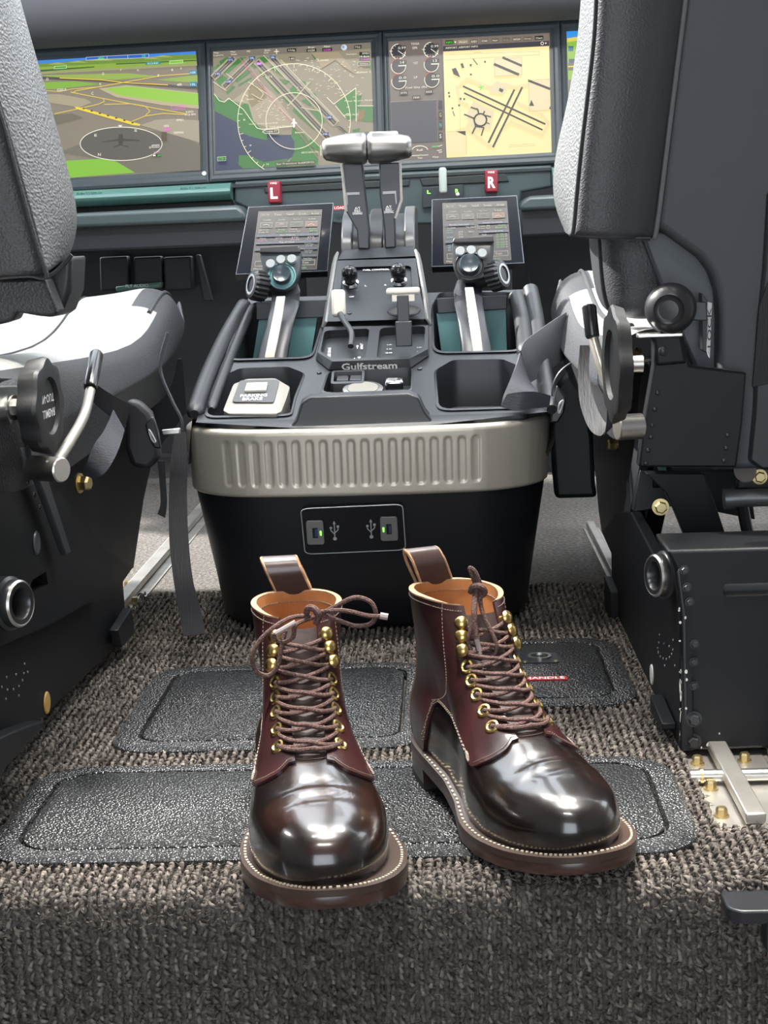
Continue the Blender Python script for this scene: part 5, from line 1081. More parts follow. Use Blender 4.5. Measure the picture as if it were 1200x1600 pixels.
    # bow
    for nm, pts, r in bow:
        Y0 = None; P = [PY(x, y, Yv) for x, y, Yv in pts]; P = catmull(P, 8); mb = MB(); mb.tube(P, r, 8); obj(nm, mb, tipm if 'tip' in nm else lacem, t)
    return t
LT, RT_ = PZ(508, 1431, .009), PZ(942, 1371, .009)
aL, aR = math.radians(8), math.radians(23.5); LEN = .2975
def heel_of(toe, a, s): return (toe.x - math.sin(a) * LEN * s, toe.y + math.cos(a) * LEN * s, .0045)
hL, hR = heel_of(LT, aL, 1.04), heel_of(RT_, aR, 1.03)
kl = hL[1] - .128; kr = hR[1] - .108
bowL = [('bow_loop', [(487, 966, kl), (520, 950, kl - .008), (553, 934, kl - .012), (578, 940, kl - .014), (587, 958, kl - .014), (580, 974, kl - .014), (556, 978, kl - .012), (530, 970, kl - .008), (505, 961, kl - .004)], .0018),
        ('bow_end', [(492, 958, kl), (520, 954, kl - .010), (545, 955, kl - .016), (575, 962, kl - .018), (602, 963, kl - .018)], .0018), ('knot', [(478, 962, kl), (482, 950, kl - .006), (492, 952, kl - .008), (498, 962, kl - .008), (494, 974, kl - .004)], .0026),
        ('lace_tip', [(594, 962, kl - .018), (606, 964, kl - .018)], .0026),
        ('bow_loop', [(484, 962, kl), (455, 965, kl - .010), (428, 980, kl - .016), (405, 1002, kl - .018), (394, 1028, kl - .018), (402, 1050, kl - .016), (420, 1055, kl - .014), (434, 1040, kl - .012), (440, 1010, kl - .010), (446, 985, kl - .008)], .0018),
        ('bow_end', [(485, 966, kl), (462, 976, kl - .012), (458, 995, kl - .014), (445, 1003, kl - .014), (431, 1000, kl - .014), (428, 990, kl - .015)], .0018), ('lace_tip', [(430, 990, kl - .018), (462, 972, kl - .016)], .0020)]
bowR = [('bow_loop', [(747, 922, kr), (740, 905, kr - .006), (734, 888, kr - .008), (742, 893, kr - .008), (750, 912, kr - .006), (750, 922, kr)], .0018),
        ('knot', [(735, 925, kr - .004), (740, 916, kr - .008), (752, 917, kr - .010), (757, 926, kr - .006), (748, 932, kr - .004)], .0026),
        ('bow_loop', [(745, 922, kr - .004), (742, 950, kr - .012), (735, 985, kr - .016), (731, 1003, kr - .016), (738, 1018, kr - .016), (748, 1025, kr - .016)], .0018),
        ('bow_loop', [(750, 924, kr - .004), (752, 950, kr - .010), (764, 980, kr - .014), (775, 1005, kr - .016), (774, 1020, kr - .016), (764, 1028, kr - .016), (752, 1024, kr - .016)], .0018),
        ('bow_end', [(743, 926, kr - .006), (741, 955, kr - .016), (742, 980, kr - .019), (745, 998, kr - .02)], .0024), ('lace_tip', [(744, 995, kr - .020), (750, 1022, kr - .020)], .0020)]
make_boot('dark brown leather boot with a wide sideways lace bow, pointing straight out', hL, aL, 1, 1.04, bowL)
make_boot('oxblood leather boot turned to the right with hanging lace loops', hR, aR, -1, 1.03, bowR)
# ------------------------------------------------------------------ pilot seats
insert = mat('perforated_insert', (.36, .36, .35), .42, bump=(420, .5, .001), voro=True)
gusset = mat('side_leather', (.13, .134, .138), .40, bump=(420, .85, .0016), voro=True)  # leather tone raised to show bright light on the back cushion sides
chip = mat('paint_chip', (.60, .58, .54), .5)
greymt = mat('grey_metal_plate', (.15, .16, .17), .35, .6)
Z3 = lambda x, y: (780 + x / 2.857, 400 + y / 2.857)
def plateX(name, pts, X, th, m, parent, bevel=.0015, holes=()):
    mb = MB()
    if holes:
        mb.flat(pts, holes, lambda x, y: PX(x, y, X)); mb.flat(pts, holes, lambda x, y: PX(x, y, X) + Vector((th, 0, 0)))
        for l in [pts] + list(holes): a = [PX(x, y, X) for x, y in l]; mb.loft([a, [p + Vector((th, 0, 0)) for p in a]])
        bevel = 0
    else: mb.prism([PX(x, y, X) for x, y in pts], (th, 0, 0))
    return obj(name, mb, m, parent, bevel=bevel, smooth=bool(bevel))
def plateY(name, pts, Y, th, m, parent, bevel=.002, seg=2): mb = MB(); mb.prism([PY(x, y, Y) for x, y in pts], (0, th, 0)); return obj(name, mb, m, parent, bevel=bevel, seg=seg)
def rivets(pts, fn, axis, parent, r=.0024, m=blackpl2, name='rivet'):
    for x, y in pts: mb = MB(); mb.lathe([(r, 0), (r * .9, r * .4), (r * .4, r * .7)], fn(x, y), axis, 10); obj(name, mb, m, parent)
def grid(name, rows, m, parent, sub=2, closed=False, cap=False):
    mb = MB(); mb.loft(rows, closed=closed, cap0=cap, cap1=cap); return obj(name, mb, m, parent, sub=sub, angle=180)
def lumbar_knob(parent, c, ax, r, th, txt=True):
    ax = Vector(ax).normalized(); up = Vector((0, 0, 1)); a = (up - ax * up.dot(ax)).normalized(); b = ax.cross(a); rings = []
    for h, k in ((-th, .80), (-th * .9, .93), (-th * .2, 1.0), (-th * .03, .97), (0, .90), (0, .62), (-.003, .58), (-.003, .2)):
        ring = []
        for j in range(48):
            q = 2 * PI * j / 48; rr = r * k * ((1 + .055 * math.cos(8 * q)) if k > .7 else 1); ring.append(c + ax * h + (a * math.cos(q) + b * math.sin(q)) * rr)
        rings.append(ring)
    mb = MB(); mb.loft(rings, True, True, True); k = obj('lumbar_knob', mb, mat('knob_black', (.012, .012, .013), .5, bump=(900, .2, .0004)), parent, angle=30)
    mb = MB(); mb.lathe([(.006, -th - .012), (.006, -th)], c, ax, 16); obj('knob_shaft', mb, steel, k)
    if txt:
        mb = MB(); text_on(mb, 'IN-OUT', c + ax * -.0024 + a * .006, -b, -a, r * .85, r * .18, .01); text_on(mb, 'LUMBAR', c + ax * -.0024 - a * .006, -b, -a, r * .95, r * .18, .01); obj('lettering', mb, white, k, smooth=False)
    return k
# ================= left seat
ls = thing('pilot_seat', 'black leather pilot seat on the left with a sunlit cushion', 'seat', (-.5, 1.6, 0), group='pilot seats')
XL = -.287
hole = [(37, 934), (51, 906), (72, 893), (75, 913), (56, 928)]
plateX('base_plate', [(-110, 1325), (9, 1174), (198, 994), (192, 909), (208, 886), (150, 850), (100, 780), (40, 690), (-70, 600)], XL, -.016, blackmt, ls, holes=[hole])
plateX('pan_side', [(209, 888), (225, 780), (240, 712), (292, 645), (285, 560), (100, 550), (0, 590), (-70, 620), (50, 742), (105, 830), (150, 878)], -.305, -.02, blackmt, ls)
plateX('riveted_panel', [(-70, 588), (22, 592), (34, 640), (66, 780), (115, 869), (161, 929), (80, 975), (-70, 1040)], -.276, -.010, blackmt, ls, holes=[hole])
rivets([(23, 713), (35, 736), (43, 753), (53, 773), (62, 792), (10, 690)], lambda x, y: PX(x, y, -.274), (1, 0, 0), ls)
plateX('arm_bracket', [(-70, 604), (28, 602), (35, 612), (37, 660), (59, 708), (59, 729), (53, 742), (30, 700), (12, 655), (-70, 655)], -.266, -.008, greymt, ls)
hexbolt(ls, PX(20, 637, -.264), .0075, .010, (1, -.2, 0), steel)
plateX('pivot_arm', [(40, 650), (60, 700), (112, 862), (104, 868), (80, 800), (50, 720)], -.262, -.006, mat('arm_dark', (.03, .032, .037), .4), ls)
lumbar_knob(ls, PX(80, 634, -.236), (1, -.06, 0), .038, .019)
P = catmull([PX(86, 726, -.236), PX(108, 692, -.236), (PX(131, 650, -.236)), PX(141, 610, -.238)], 6); mb = MB(); mb.tube(P, .0047, 12); lv = obj('recline_lever', mb, rodm, ls)
mb = MB(); a, b_ = PX(141, 606, -.238), PX(151, 552, -.240); mb.tube([a, a.lerp(b_, .05), b_.lerp(a, .05), b_], [.0058, .0064, .0064, .0050], 14); obj('lever_grip', mb, mat('grip_gloss', (.010, .010, .012), .22), lv)
c = PX(80, 733, -.234); mb = MB(); mb.lathe([(.0095, -.022), (.0102, -.021), (.0102, .011), (.0092, .012)], c, (.85, -.5, 0), 24); cy = obj('lever_hub', mb, steel, lv)
mb = MB(); mb.lathe([(.0014, 0), (.001, .0004)], PX(69, 724, -.232) + Vector((.004, -.006, .002)), (0, -.7, .6), 8); obj('set_screw', mb, mat('hole_black', (.01, .01, .01), .6), cy)
hexbolt(ls, PX(122, 755, -.282), .0075, .013, (1, -.25, 0), zinc)
# cushion
def cushion(parent, xin, sgn, wdt, Y0, Y1, zt, zf, zlow, dip=.012):
    """xin = inboard x, sgn +1 when the seat lies towards +x"""
    rows = []; ys = [Y0, Y0 + .05, Y0 + .25, Y1 - .34, Y1 - .20, Y1 - .08, Y1 - .02, Y1]
    for i, y in enumerate(ys):
        u = i / (len(ys) - 1); z = interp(y, [Y0, Y1 - .34, Y1 - .16, Y1 - .06, Y1], [zt, zt - dip, zt + (zf - zt) * .55, zf, zf - .05]); zl = interp(y, [Y0, Y1 - .1, Y1], [zlow, zlow + .02, zlow + .1]); f = interp(y, [Y1 - .1, Y1], [0, .02]) + interp(y, [Y0, Y0 + .05], [.01, 0])
        b = .012; W = wdt
        prof = [(xin + sgn * (.012 + f), zl), (xin + sgn * f, zl + .05), (xin + sgn * (-.006 + f), (z + zl) / 2), (xin + sgn * f, z - .03), (xin + sgn * (.012 + f), z - .004), (xin + sgn * .05, z + .006), (xin + sgn * .085, z - .004), (xin + sgn * .20, z - .012), (xin + sgn * .33, z - .012), (xin + sgn * (W - .05), z), (xin + sgn * W, z - .03), (xin + sgn * W, zl)]
        rows.append([Vector((x, y, zz)) for x, zz in prof])
    mb = MB(); mb.loft(rows, closed=False); n = len(rows[0])
    mb.m = [1 if (5 <= (k % (n - 1)) <= 8 or ((k % (n - 1)) == 4 and k // (n - 1) < 4)) else 0 for k in range(len(mb.f))]
    o = obj('seat_cushion', mb, [leather, insert], parent, sub=2, angle=180)
    return o
cu = cushion(ls, -.266, -1, .48, 1.22, 2.26, .362, .402, .235, .03)
def seam(o, pts, r, m, parent, name='piping'):
    bpy.context.view_layer.update(); ev = o.evaluated_get(bpy.context.evaluated_depsgraph_get()); P = []
    inv = root_matrix(o).inverted() if o.parent is None else Matrix.Identity(4)
    for x, y in pts:
        ok, loc, nn, idx = ev.ray_cast(Vector((x, y, .8)), Vector((0, 0, -1)))
        if ok: P.append(loc + Vector((0, 0, r * .25)))
    if len(P) > 2: mb = MB(); mb.tube(P, r, 8); obj(name, mb, m, parent)
for x0, m_, r_ in ((-.290, leather, .0030), (-.40, leather_d, .0016), (-.50, leather_d, .0016), (-.60, leather_d, .0016)): seam(cu, [(x0, y) for y in np.linspace(1.3 if x0 < -.35 else 2.04, 2.24, 40)], r_, m_, ls)
# seat back: upper pad
LB = [((-100, -290), (-60, -295), (-46, -295), (-30, -285)), ((-90, -150), (-30, -150), (-12, -150), (4, -145)), ((-70, -40), (-5, -45), (14, -40), (28, -35)), ((-30, 85), (22, 62), (44, 66), (62, 88)), ((3, 190), (58, 176), (80, 180), (96, 205)), ((33, 300), (92, 280), (110, 288), (122, 305)), ((55, 378), (106, 345), (122, 345), (127, 350)), ((70, 422), (96, 402), (110, 398), (117, 388)), ((72, 433), (88, 420), (98, 412), (108, 400))]
rows_ = []
for (r_, m1, m2, f_) in LB:
    rows_.append([PY(r_[0] - 560, r_[1] + 16, 1.375), PY(r_[0] - 12, r_[1] + 2, 1.372), PY(*r_, 1.378), PY(*m1, 1.42), PY(*m2, 1.47), PY(*f_, 1.52), PY(f_[0] - 30, f_[1], 1.56), PY(f_[0] - 600, f_[1] + 10, 1.56)])
rows_.append([p.lerp(rows_[-1][4], .55) + Vector((-.02, 0, -.002)) for p in rows_[-1]])
mb = MB(); mb.loft(rows_, closed=False); nq = len(rows_[0]) - 1; mb.m = [1 if (k % nq) < 2 else 0 for k in range(len(mb.f))]
obj('back_cushion', mb, [gusset, leather_d], ls, sub=2, angle=180)
mb = MB(); mb.tube(catmull([PY(r_[0][0] + 1, r_[0][1], 1.373) for r_ in LB], 6), .0022, 8); obj('piping', mb, leather_d, ls)
mb = MB(); mb.tube(catmull([PY(*p, 1.385) for p in ((-60, 440), (0, 434), (45, 431), (70, 434), (92, 421), (112, 398))], 6), .0020, 8); obj('piping', mb, leather_s, ls)
mb = MB(); rr = [[PY(x, y, 1.40) for x, y in ((-560, 452), (-560, 526), (0, 507), (22, 500), (26, 488), (60, 494), (82, 496), (91, 489), (70, 434))]]
mb.prism(rr[0], (0, .03, 0)); obj('lower_back', mb, leather_d, ls, bevel=.004, seg=3)
mb = MB(); mb.prism([PY(x, y, 1.432) for x, y in ((60, 428), (113, 398), (110, 455), (97, 487), (84, 497), (60, 490))], (0, .06, 0)); obj('lower_back_side', mb, leather_s, ls, bevel=.005, seg=3)
# details of the base
def ring_boss(parent, c, ax, r=.0195):
    mb = MB(); mb.lathe([(r * 1.12, -.016), (r * 1.12, -.004), (r, -.002), (r * .98, .004), (r * .90, .006), (r * .66, .0055), (r * .58, .003), (r * .55, -.012)], c, ax, 36); b = obj('pivot_boss', mb, mat('boss_dark', (.05, .05, .052), .3, .6), parent, angle=40)
    mb = MB(); mb.lathe([(r * .97, .0045), (r * .90, .0062), (r * .84, .0058)], c, ax, 36, capa=False, capb=False); obj('boss_rim', mb, steel, b)
ring_boss(ls, PX(24, 943, -.262), (1, -.35, .05))
def disc(parent, c, ax, r, m, name='plug', sc=1): mb = MB(); mb.lathe([(r, 0), (r * .9, .0012), (r * .2, .0016)], c, ax, 24); return obj(name, mb, m, parent)
disc(ls, PX(73, 1098, -.2865), (1, 0, 0), .0105, mat('amber_plug', (.42, .25, .07), .5)); disc(ls, PX(57, 848, -.2755), (1, 0, 0), .0105, greymt); disc(ls, PX(116, 845, -.304), (1, 0, 0), .011, MATS['boss_dark'])
dots = [(15 + 22 * math.cos(math.radians(a)), 1052 + 26 * math.sin(math.radians(a))) for a in range(0, 200, 25)] + [(38, 1037), (43, 1050), (25, 1054), (10, 1058), (29, 1087), (9, 1092)]
rivets(dots, lambda x, y: PX(x, y, -.2865), (1, 0, 0), ls, .0012, mat('dot_grey', (.22, .22, .22), .5), 'stud')
plateX('foot_bracket', [(-70, 1250), (2, 1176), (40, 1134), (42, 1126), (0, 1140), (-70, 1170)], -.280, .016, blackmt, ls); plateX('brake_shoe', [(-60, 1225), (4, 1150), (8, 1160), (8, 1205), (-60, 1290)], -.272, -.012, blackpl, ls)
plateX('track_shoe', [(170, 985), (192, 950), (197, 990), (176, 1012)], -.283, .010, blackpl, ls, .001)

# ================= right seat
rs = thing('pilot_seat', 'black leather pilot seat on the right seen from behind its grey shell', 'seat', (.5, 1.6, 0), group='pilot seats')
YB = PZ(1064, 1174).y
fx = [(1042, 858), (1052, 885), (1062, 945), (1064, 1172), (1064, 1176), (1330, 1166), (1330, 868), (1044, 858)]
bx = [(1042, 860), (1054, 888), (1062, 945), (1064, 1174), (1640, 1155), (1640, 842)]
plateY('base_box', bx, YB, .08, blackmt, rs, .003)
XR = PY(1062, 1100, YB).x
plateX('base_plate', [(1063, 1174), (1061, 945), (1050, 885), (1036, 858), (1020, 866), (985, 800), (962, 800), (940, 832), (955, 866), (957, 955), (975, 985)], XR, .012, blackmt, rs)
plateY('box_flange', [(1058, 895), (1066, 960), (1069, 1170), (1075, 1170), (1072, 960), (1062, 888)], YB - .002, .004, blackpl2, rs, .0008)
bolts = [(1069, 890), (1073, 917), (1077, 940), (1085, 1006), (1084, 1034), (1084, 1071)]
for x, y in bolts: hexbolt(rs, PY(x, y, YB - .001), .0030, .005, (0, -1, 0), blackpl2)
for x, y in ((1084, 1123), (1083, 1158)): hexbolt(rs, PY(x, y, YB - .001), .0052, .007, (0, -1, 0), blackpl2)
mb = MB(); a, b_ = PY(1122, 920, YB + .0075), PY(1600, 904, YB + .0075); mb.tube([a, a.lerp(b_, .02), b_], [.006, .0095, .0095], 16, flat=1); obj('groove_bead', mb, blackmt, rs)
rc = random.Random(5)
for y in sorted(rc.uniform(948, 1165) for _ in range(17)):
    x = 1061.5 + (y - 948) * .012; h = rc.choice((3, 5, 8, 16, 26)); p = PY(x + rc.uniform(-1, 1), y, YB - .0015)
    mb = MB(); w = rc.uniform(.0006, .0016); mb.poly([p + Vector((w * math.cos(q) * rc.uniform(.7, 1.2), 0, h / 2500 * 1.4 * .5 * math.sin(q))) for q in np.linspace(0, 2 * PI, 8)[:-1]]); o_ = obj('paint_chip', mb, chip, rs, smooth=False)
for x, y, r in ((1071, 965, 3), (1072, 1050, 4), (1073, 1062, 3), (1072, 1107, 3), (1106, 1164, 4), (1120, 1171, 3), (1096, 1168, 2), (1124, 1146, 2)):
    p = PY(x, y, YB - .0023); mb = MB(); mb.poly([p + Vector((r / 2500 * 1.4 * .6 * math.cos(q), 0, r / 2500 * 1.4 * rc.uniform(.6, 1.2) * math.sin(q))) for q in np.linspace(0, 2 * PI, 8)[:-1]]); obj('paint_chip', mb, chip, rs, smooth=False)
ring_boss(rs, PX(1030, 899, XR - .012), (-1, -.35, .05))
disc(rs, PX(1019, 1054, XR - .0005), (-1, 0, 0), .0105, mat('pale_plug', (.6, .58, .54), .5))
dots = [(1040 + 12 * math.cos(math.radians(a)), 1012 + 18 * math.sin(math.radians(a))) for a in range(10, 180, 24)] + [(1031, 992), (1030, 1004), (1029, 1018), (1038, 1006), (1046, 1010), (1052, 1000), (1039, 1040), (1055, 1040)]
rivets(dots, lambda x, y: PX(x, y, XR - .0005), (-1, 0, 0), rs, .0012, MATS['dot_grey'], 'stud')
plateX('foot_bracket', [(1036, 1085), (1056, 1130), (1056, 1140), (1036, 1112)], XR - .001, -.012, blackmt, rs, .001); plateX('track_shoe', [(957, 900), (967, 925), (967, 965), (957, 950)], XR + .001, -.010, blackpl, rs, .001)
# pan side, inner strip, riveted plate
plateX('pan_side', [(925, 640), (926, 690), (935, 797), (940, 832), (956, 868), (958, 905), (1000, 860), (1020, 760), (1022, 600), (990, 560)], XR + .018, .02, blackmt, rs)
plateX('inner_strip', [(1019, 576), (1008, 560), (1000, 600), (990, 700), (968, 838), (976, 842), (999, 730)], XR + .004, .010, mat('strip_grey', (.085, .09, .10), .32, .5), rs)
YP = 1.44
plateY('riveted_panel', [Z3(*p) for p in ((690, 350), (820, 345), (850, 490), (1105, 520), (1085, 760), (1060, 945), (622, 943), (640, 780), (690, 490))], YP, .02, blackmt, rs, .002)
mb = MB(); mb.prism([PY(*Z3(*p), YP - .004) for p in ((655, 350), (815, 345), (840, 480), (700, 492), (690, 380))], (0, .02, 0)); obj('panel_cap', mb, blackmt, rs, bevel=.004, seg=3)
rivets([Z3(*p) for p in ((708, 612), (695, 685), (683, 755), (677, 808), (665, 868), (655, 925), (1020, 800), (1013, 858), (1003, 913))], lambda x, y: PY(x, y, YP), (0, -1, 0), rs)
rivets([Z3(732, 424)], lambda x, y: PY(x, y, YP - .004), (0, -1, 0), rs, .0045, mat('screw_dark', (.02, .02, .022), .4), 'screw')
mb = MB(); mb.box(PY(*Z3(715, 352), YP - .006), (.040, .012, .004)); obj('panel_edge', mb, steel, rs, bevel=.001)
hexbolt(rs, PX(*Z3(628, 462), XR - .004), .0090, .014, (-1, -.1, 0), zinc); 
mb = MB(); mb.lathe([(.0045, -.03), (.0045, .02)], PX(*Z3(640, 465), XR), (-1, -.1, 0), 14); obj('knob_shaft', mb, steel, rs)
# lower struts and tube behind the box
plateY('strut', [(1010, 740), (1100, 740), (1122, 800), (1144, 866), (1150, 882), (1088, 880), (1075, 850), (1055, 800), (1040, 770)], 1.56, .02, blackmt, rs, .001)
plateY('cross_plate', [(1000, 735), (1170, 735), (1180, 812), (1120, 800), (1060, 790), (990, 800)], 1.66, .02, blackpl, rs, .001)
mb = MB(); mb.tube([PY(1135, 779, 1.50), PY(1640, 766, 1.50)], .0085, 18); cr = obj('cross_tube', mb, mat('tube_grey', (.16, .165, .17), .35, .6), rs)
mb = MB(); a, b_ = PY(1131, 780, 1.50), PY(1147, 779, 1.50); mb.tube([a, b_], [.0098, .0098], 18); obj('tube_collar', mb, greymt, cr)
mb = MB(); mb.tube(catmull([PY(1160, 790, 1.55), PY(1168, 830, 1.55), PY(1182, 875, 1.55)], 6), .006, 8); obj('curved_arm', mb, blackpl2, rs)
plateY('end_plate', [(1165, 700), (1210, 690), (1210, 765), (1150, 765)], 1.53, .01, blackpl, rs, .002); hexbolt(rs, PY(1187, 745, 1.529), .0055, .004, (0, -1, 0), zinc)
disc(rs, PY(1164, 735, 1.528), (-.6, -.8, 0), .012, mat('pad_brown', (.20, .17, .16), .5))
hexbolt(rs, PY(*Z3(720, 1120), 1.50), .006, .006, (0, -1, 0), zinc); hexbolt(rs, PY(1147, 864, 1.45), .006, .006, (0, 0, 1), zinc)
for x, y in ((982, 765),): disc(rs, PX(x, y, XR + .0175), (-1, 0, 0), .012, MATS['boss_dark'])
plateY('trim_plate', [Z3(*p) for p in ((708, 945), (745, 945), (760, 1028), (735, 1025))], 1.62, .004, tealp, rs, 0)
# seat back shell
shell = [(1074, -20), (1050, 170), (1027, 352), (1045, 366), (1070, 384), (1095, 402), (1112, 425), (1122, 455), (1125, 500), (1124, 600), (1120, 690), (1108, 735), (1700, 716), (1660, -40), (1640, -230), (1600, -275), (1140, -258), (1100, -200)]
plateY('back_shell', shell, 1.47, .07, vinyl, rs, .006, 3)
mb = MB(); mb.tube(catmull([PY(*p, 1.466) for p in ((1074, -20), (1050, 170), (1027, 352), (1021, 370))], 6), .0022, 8); obj('piping', mb, mat('piping_grey', (.11, .115, .12), .4), rs)
plateY('shell_seam', [(1200, 300), (1193, 420), (1183, 520), (1178, 640), (1170, 720), (1190, 735), (1560, 720), (1560, 290)], 1.463, .02, blackpl2, rs, .003); plateY('shell_strap', [(1186, 480), (1200, 440), (1200, 600), (1176, 605)], 1.461, .004, webbing_d, rs, .0005)
plateY('inset_panel', [(1000, 360), (1060, 360), (1140, 430), (1135, 560), (1120, 650), (1080, 560), (1050, 490)], 1.50, .03, mat('inset_grey', (.055, .062, .072), .42), rs, .003)
plateY('slot', [Z3(*p) for p in ((905, 165), (930, 200), (930, 435), (908, 420))], 1.4690, .02, blackpl, rs, .0005)
sl = plateY('slot_label', [Z3(*p) for p in ((930, 205), (950, 210), (940, 455), (928, 430))], 1.466, .004, mat('label_silver', (.45, .46, .47), .4), rs, 0); mb = MB(); text_on(mb, 'LOCK', PY(*Z3(938, 320), 1.4655), (0, 0, 1), (-1, 0, 0), .036, .0038, .01); obj('lettering', mb, blackpl, sl, smooth=False)
# knob on its bar
mb = MB(); mb.prism([PY(*Z3(*p), 1.45) for p in ((800, 200), (925, 205), (930, 290), (800, 285))], (0, .008, 0)); bar = obj('lock_lever', mb, mat('bar_dark', (.03, .032, .036), .4), rs, bevel=.001)
c = PY(*Z3(764, 235), 1.43); d = Vector((-.25, -1, -.05)).normalized(); mb = MB(); mb.lathe([(.008, -.022), (.0185, -.016), (.0225, -.006), (.0225, .002), (.019, .009), (.0135, .012), (.0125, .0105), (.009, .010), (.0085, .012), (.002, .0125)], c, d, 36); obj('lock_knob', mb, mat('knob_satin', (.020, .020, .022), .35), bar, angle=50)
mb = MB(); mb.tube([PY(*Z3(700, 270), 1.46), PY(*Z3(730, 345), 1.46)], .002, 8); obj('pin', mb, steel, bar)
# upper back cushion
RB = [((948, -300), (944, -302), (938, -302), (932, -298)), ((944, -250), (934, -255), (924, -256), (916, -252)), ((933, -30), (925, -30), (914, -30), (905, -28)), ((928, 60), (916, 60), (906, 62), (898, 66)), ((918, 150), (903, 150), (892, 152), (884, 158)), ((908, 235), (886, 235), (870, 238), (861, 245)), ((901, 305), (876, 308), (864, 306), (858, 300)), ((897, 350), (886, 352), (876, 345), (868, 335)), ((894, 366), (890, 366), (884, 362), (880, 358))]
rows_ = []
for (r_, m1, m2, f_) in RB:
    k = (r_[1] + 30) / 400; xr_ = 1076 - 56 * k
    rows_.append([PY(xr_, r_[1] + 4, 1.475), PY(xr_ - 14, r_[1] + 3, 1.468), PY((xr_ + r_[0]) / 2, r_[1] + 4, 1.452), PY(r_[0] + 10, r_[1], 1.455), PY(r_[0], r_[1], 1.462), PY(*m1, 1.50), PY(*m2, 1.55), PY(*f_, 1.60), PY(f_[0] + 30, f_[1], 1.64), PY(f_[0] + 140, f_[1], 1.64)])
rows_.append([p + Vector((0, .01, -.003)) for p in rows_[-1]]); rows_.append([p.lerp(PY(960, 366, 1.55), .6) for p in rows_[-1]])
mb = MB(); mb.loft(rows_, closed=False); nq = len(rows_[0]) - 1; mb.m = [1 if (k % nq) < 4 else 0 for k in range(len(mb.f))]
rearl = mat('rear_leather', (.040, .041, .046), .48, bump=(620, .5, .0009), voro=True)
obj('back_cushion', mb, [gusset, rearl], rs, sub=2, angle=180)
mb = MB(); mb.tube(catmull([PY(r_[0][0], r_[0][1], 1.457) for r_ in RB], 6), .0020, 8); obj('piping', mb, leather_s, rs)
mb = MB(); mb.tube(catmull([PY(*p, 1.47) for p in ((890, 367), (930, 370), (975, 372), (1016, 373))], 6), .0018, 8); obj('piping', mb, leather_s, rs)
# lower back
rows_ = [[PY(x, y, Y) for x, y, Y in r_] for r_ in (((1064, 360, 1.52), (1000, 362, 1.515), (945, 362, 1.52), (926, 360, 1.55), (918, 358, 1.60)), ((1064, 420, 1.52), (1005, 425, 1.512), (948, 425, 1.52), (932, 420, 1.55), (924, 415, 1.60)), ((1058, 465, 1.52), (1008, 472, 1.512), (953, 468, 1.52), (939, 462, 1.55), (930, 455, 1.60)), ((1030, 492, 1.52), (1000, 498, 1.515), (958, 490, 1.52), (950, 486, 1.55), (940, 478, 1.60)), ((1020, 497, 1.56), (1000, 500, 1.56), (965, 494, 1.56), (955, 490, 1.57), (945, 482, 1.60)))]
grid('lower_back', rows_, rearl, rs)
mb = MB(); mb.tube(catmull([PY(*p, 1.523) for p in ((935, 365), (940, 430), (946, 468), (955, 487), (975, 494))], 6), .002, 8); obj('piping', mb, leather_s, rs)
# seat cushion
cu = cushion(rs, .228, 1, .48, 1.50, 2.26, .355, .408, .25)
seam(cu, [(.270, y) for y in np.linspace(1.6, 2.24, 30)], .003, leather, rs)
# knob, lever
lumbar_knob(rs, PX(953, 570, .200), (-1, -.06, 0), .040, .011, False)
P = catmull([PY(975, 655, 1.42), PY(955, 612, 1.43), PY(938, 568, 1.44), PY(927, 530, 1.45)], 6); mb = MB(); mb.tube(P, .0050, 12); lv = obj('recline_lever', mb, rodm, rs)
mb = MB(); a, b_ = PY(926, 527, 1.45), PY(920, 477, 1.46); mb.tube([a, a.lerp(b_, .05), b_.lerp(a, .05), b_], [.0058, .0066, .0066, .0050], 14); obj('lever_grip', mb, MATS['grip_gloss'], lv)
c = PY(982, 667, 1.41); mb = MB(); mb.lathe([(.0105, -.013), (.0115, -.012), (.0115, .010), (.0105, .011)], c, (-1, -.25, 0), 24); obj('lever_hub', mb, steel, lv)
hexbolt(rs, PX(963, 694, XR + .010), .007, .012, (-1, -.2, 0), zinc)

# ================= seat belts
def ribbon(name, pts, m, parent, th=.0016, n=6):          # pts: (px, py, Y, half-width vector in pixels)
    C_ = [PY(x, y, Y) for x, y, Y, hx, hy in pts]; W_ = [PY(x + hx, y + hy, Y) - PY(x - hx, y - hy, Y) for x, y, Y, hx, hy in pts]
    C2, W2 = catmull(C_, n), catmull(W_, n); mb = MB(); mb.strip(list(zip(C2, W2)), 0, th); return obj(name, mb, m, parent, bevel=0)
sb = thing('seat_belt', 'grey twisted seat belt hanging over the right console well', 'seat belt', PY(840, 640, 1.85))
def ribbon2(name, rows, m, parent, th=.0018, n=6):        # rows: (edge a, edge b, depth)
    A = catmull([PY(*r[0], r[2]) for r in rows], n); B = catmull([PY(*r[1], r[2] + (r[3] if len(r) > 3 else 0)) for r in rows], n)
    mb = MB(); mb.strip([((p + q) / 2, q - p) for p, q in zip(A, B)], 0, th); return obj(name, mb, m, parent, bevel=0)
ribbon2('strap', [((884, 488), (892, 550), 1.995), ((862, 502), (880, 562), 1.945), ((838, 519), (856, 580), 1.895), ((819, 534), (838, 592), 1.860), ((813, 548), (826, 599), 1.845)], webbing, sb)
ribbon2('strap', [((812, 552), (828, 602), 1.843), ((806, 572), (834, 606), 1.820), ((796, 596), (834, 614), 1.790), ((786, 620), (826, 628), 1.775), ((783, 634), (816, 638), 1.770)], webbing, sb)
ribbon2('strap', [((783, 636), (792, 616), 1.767), ((806, 641), (814, 612), 1.763), ((832, 638), (838, 612), 1.767), ((858, 636), (860, 618), 1.775)], webbing, sb)
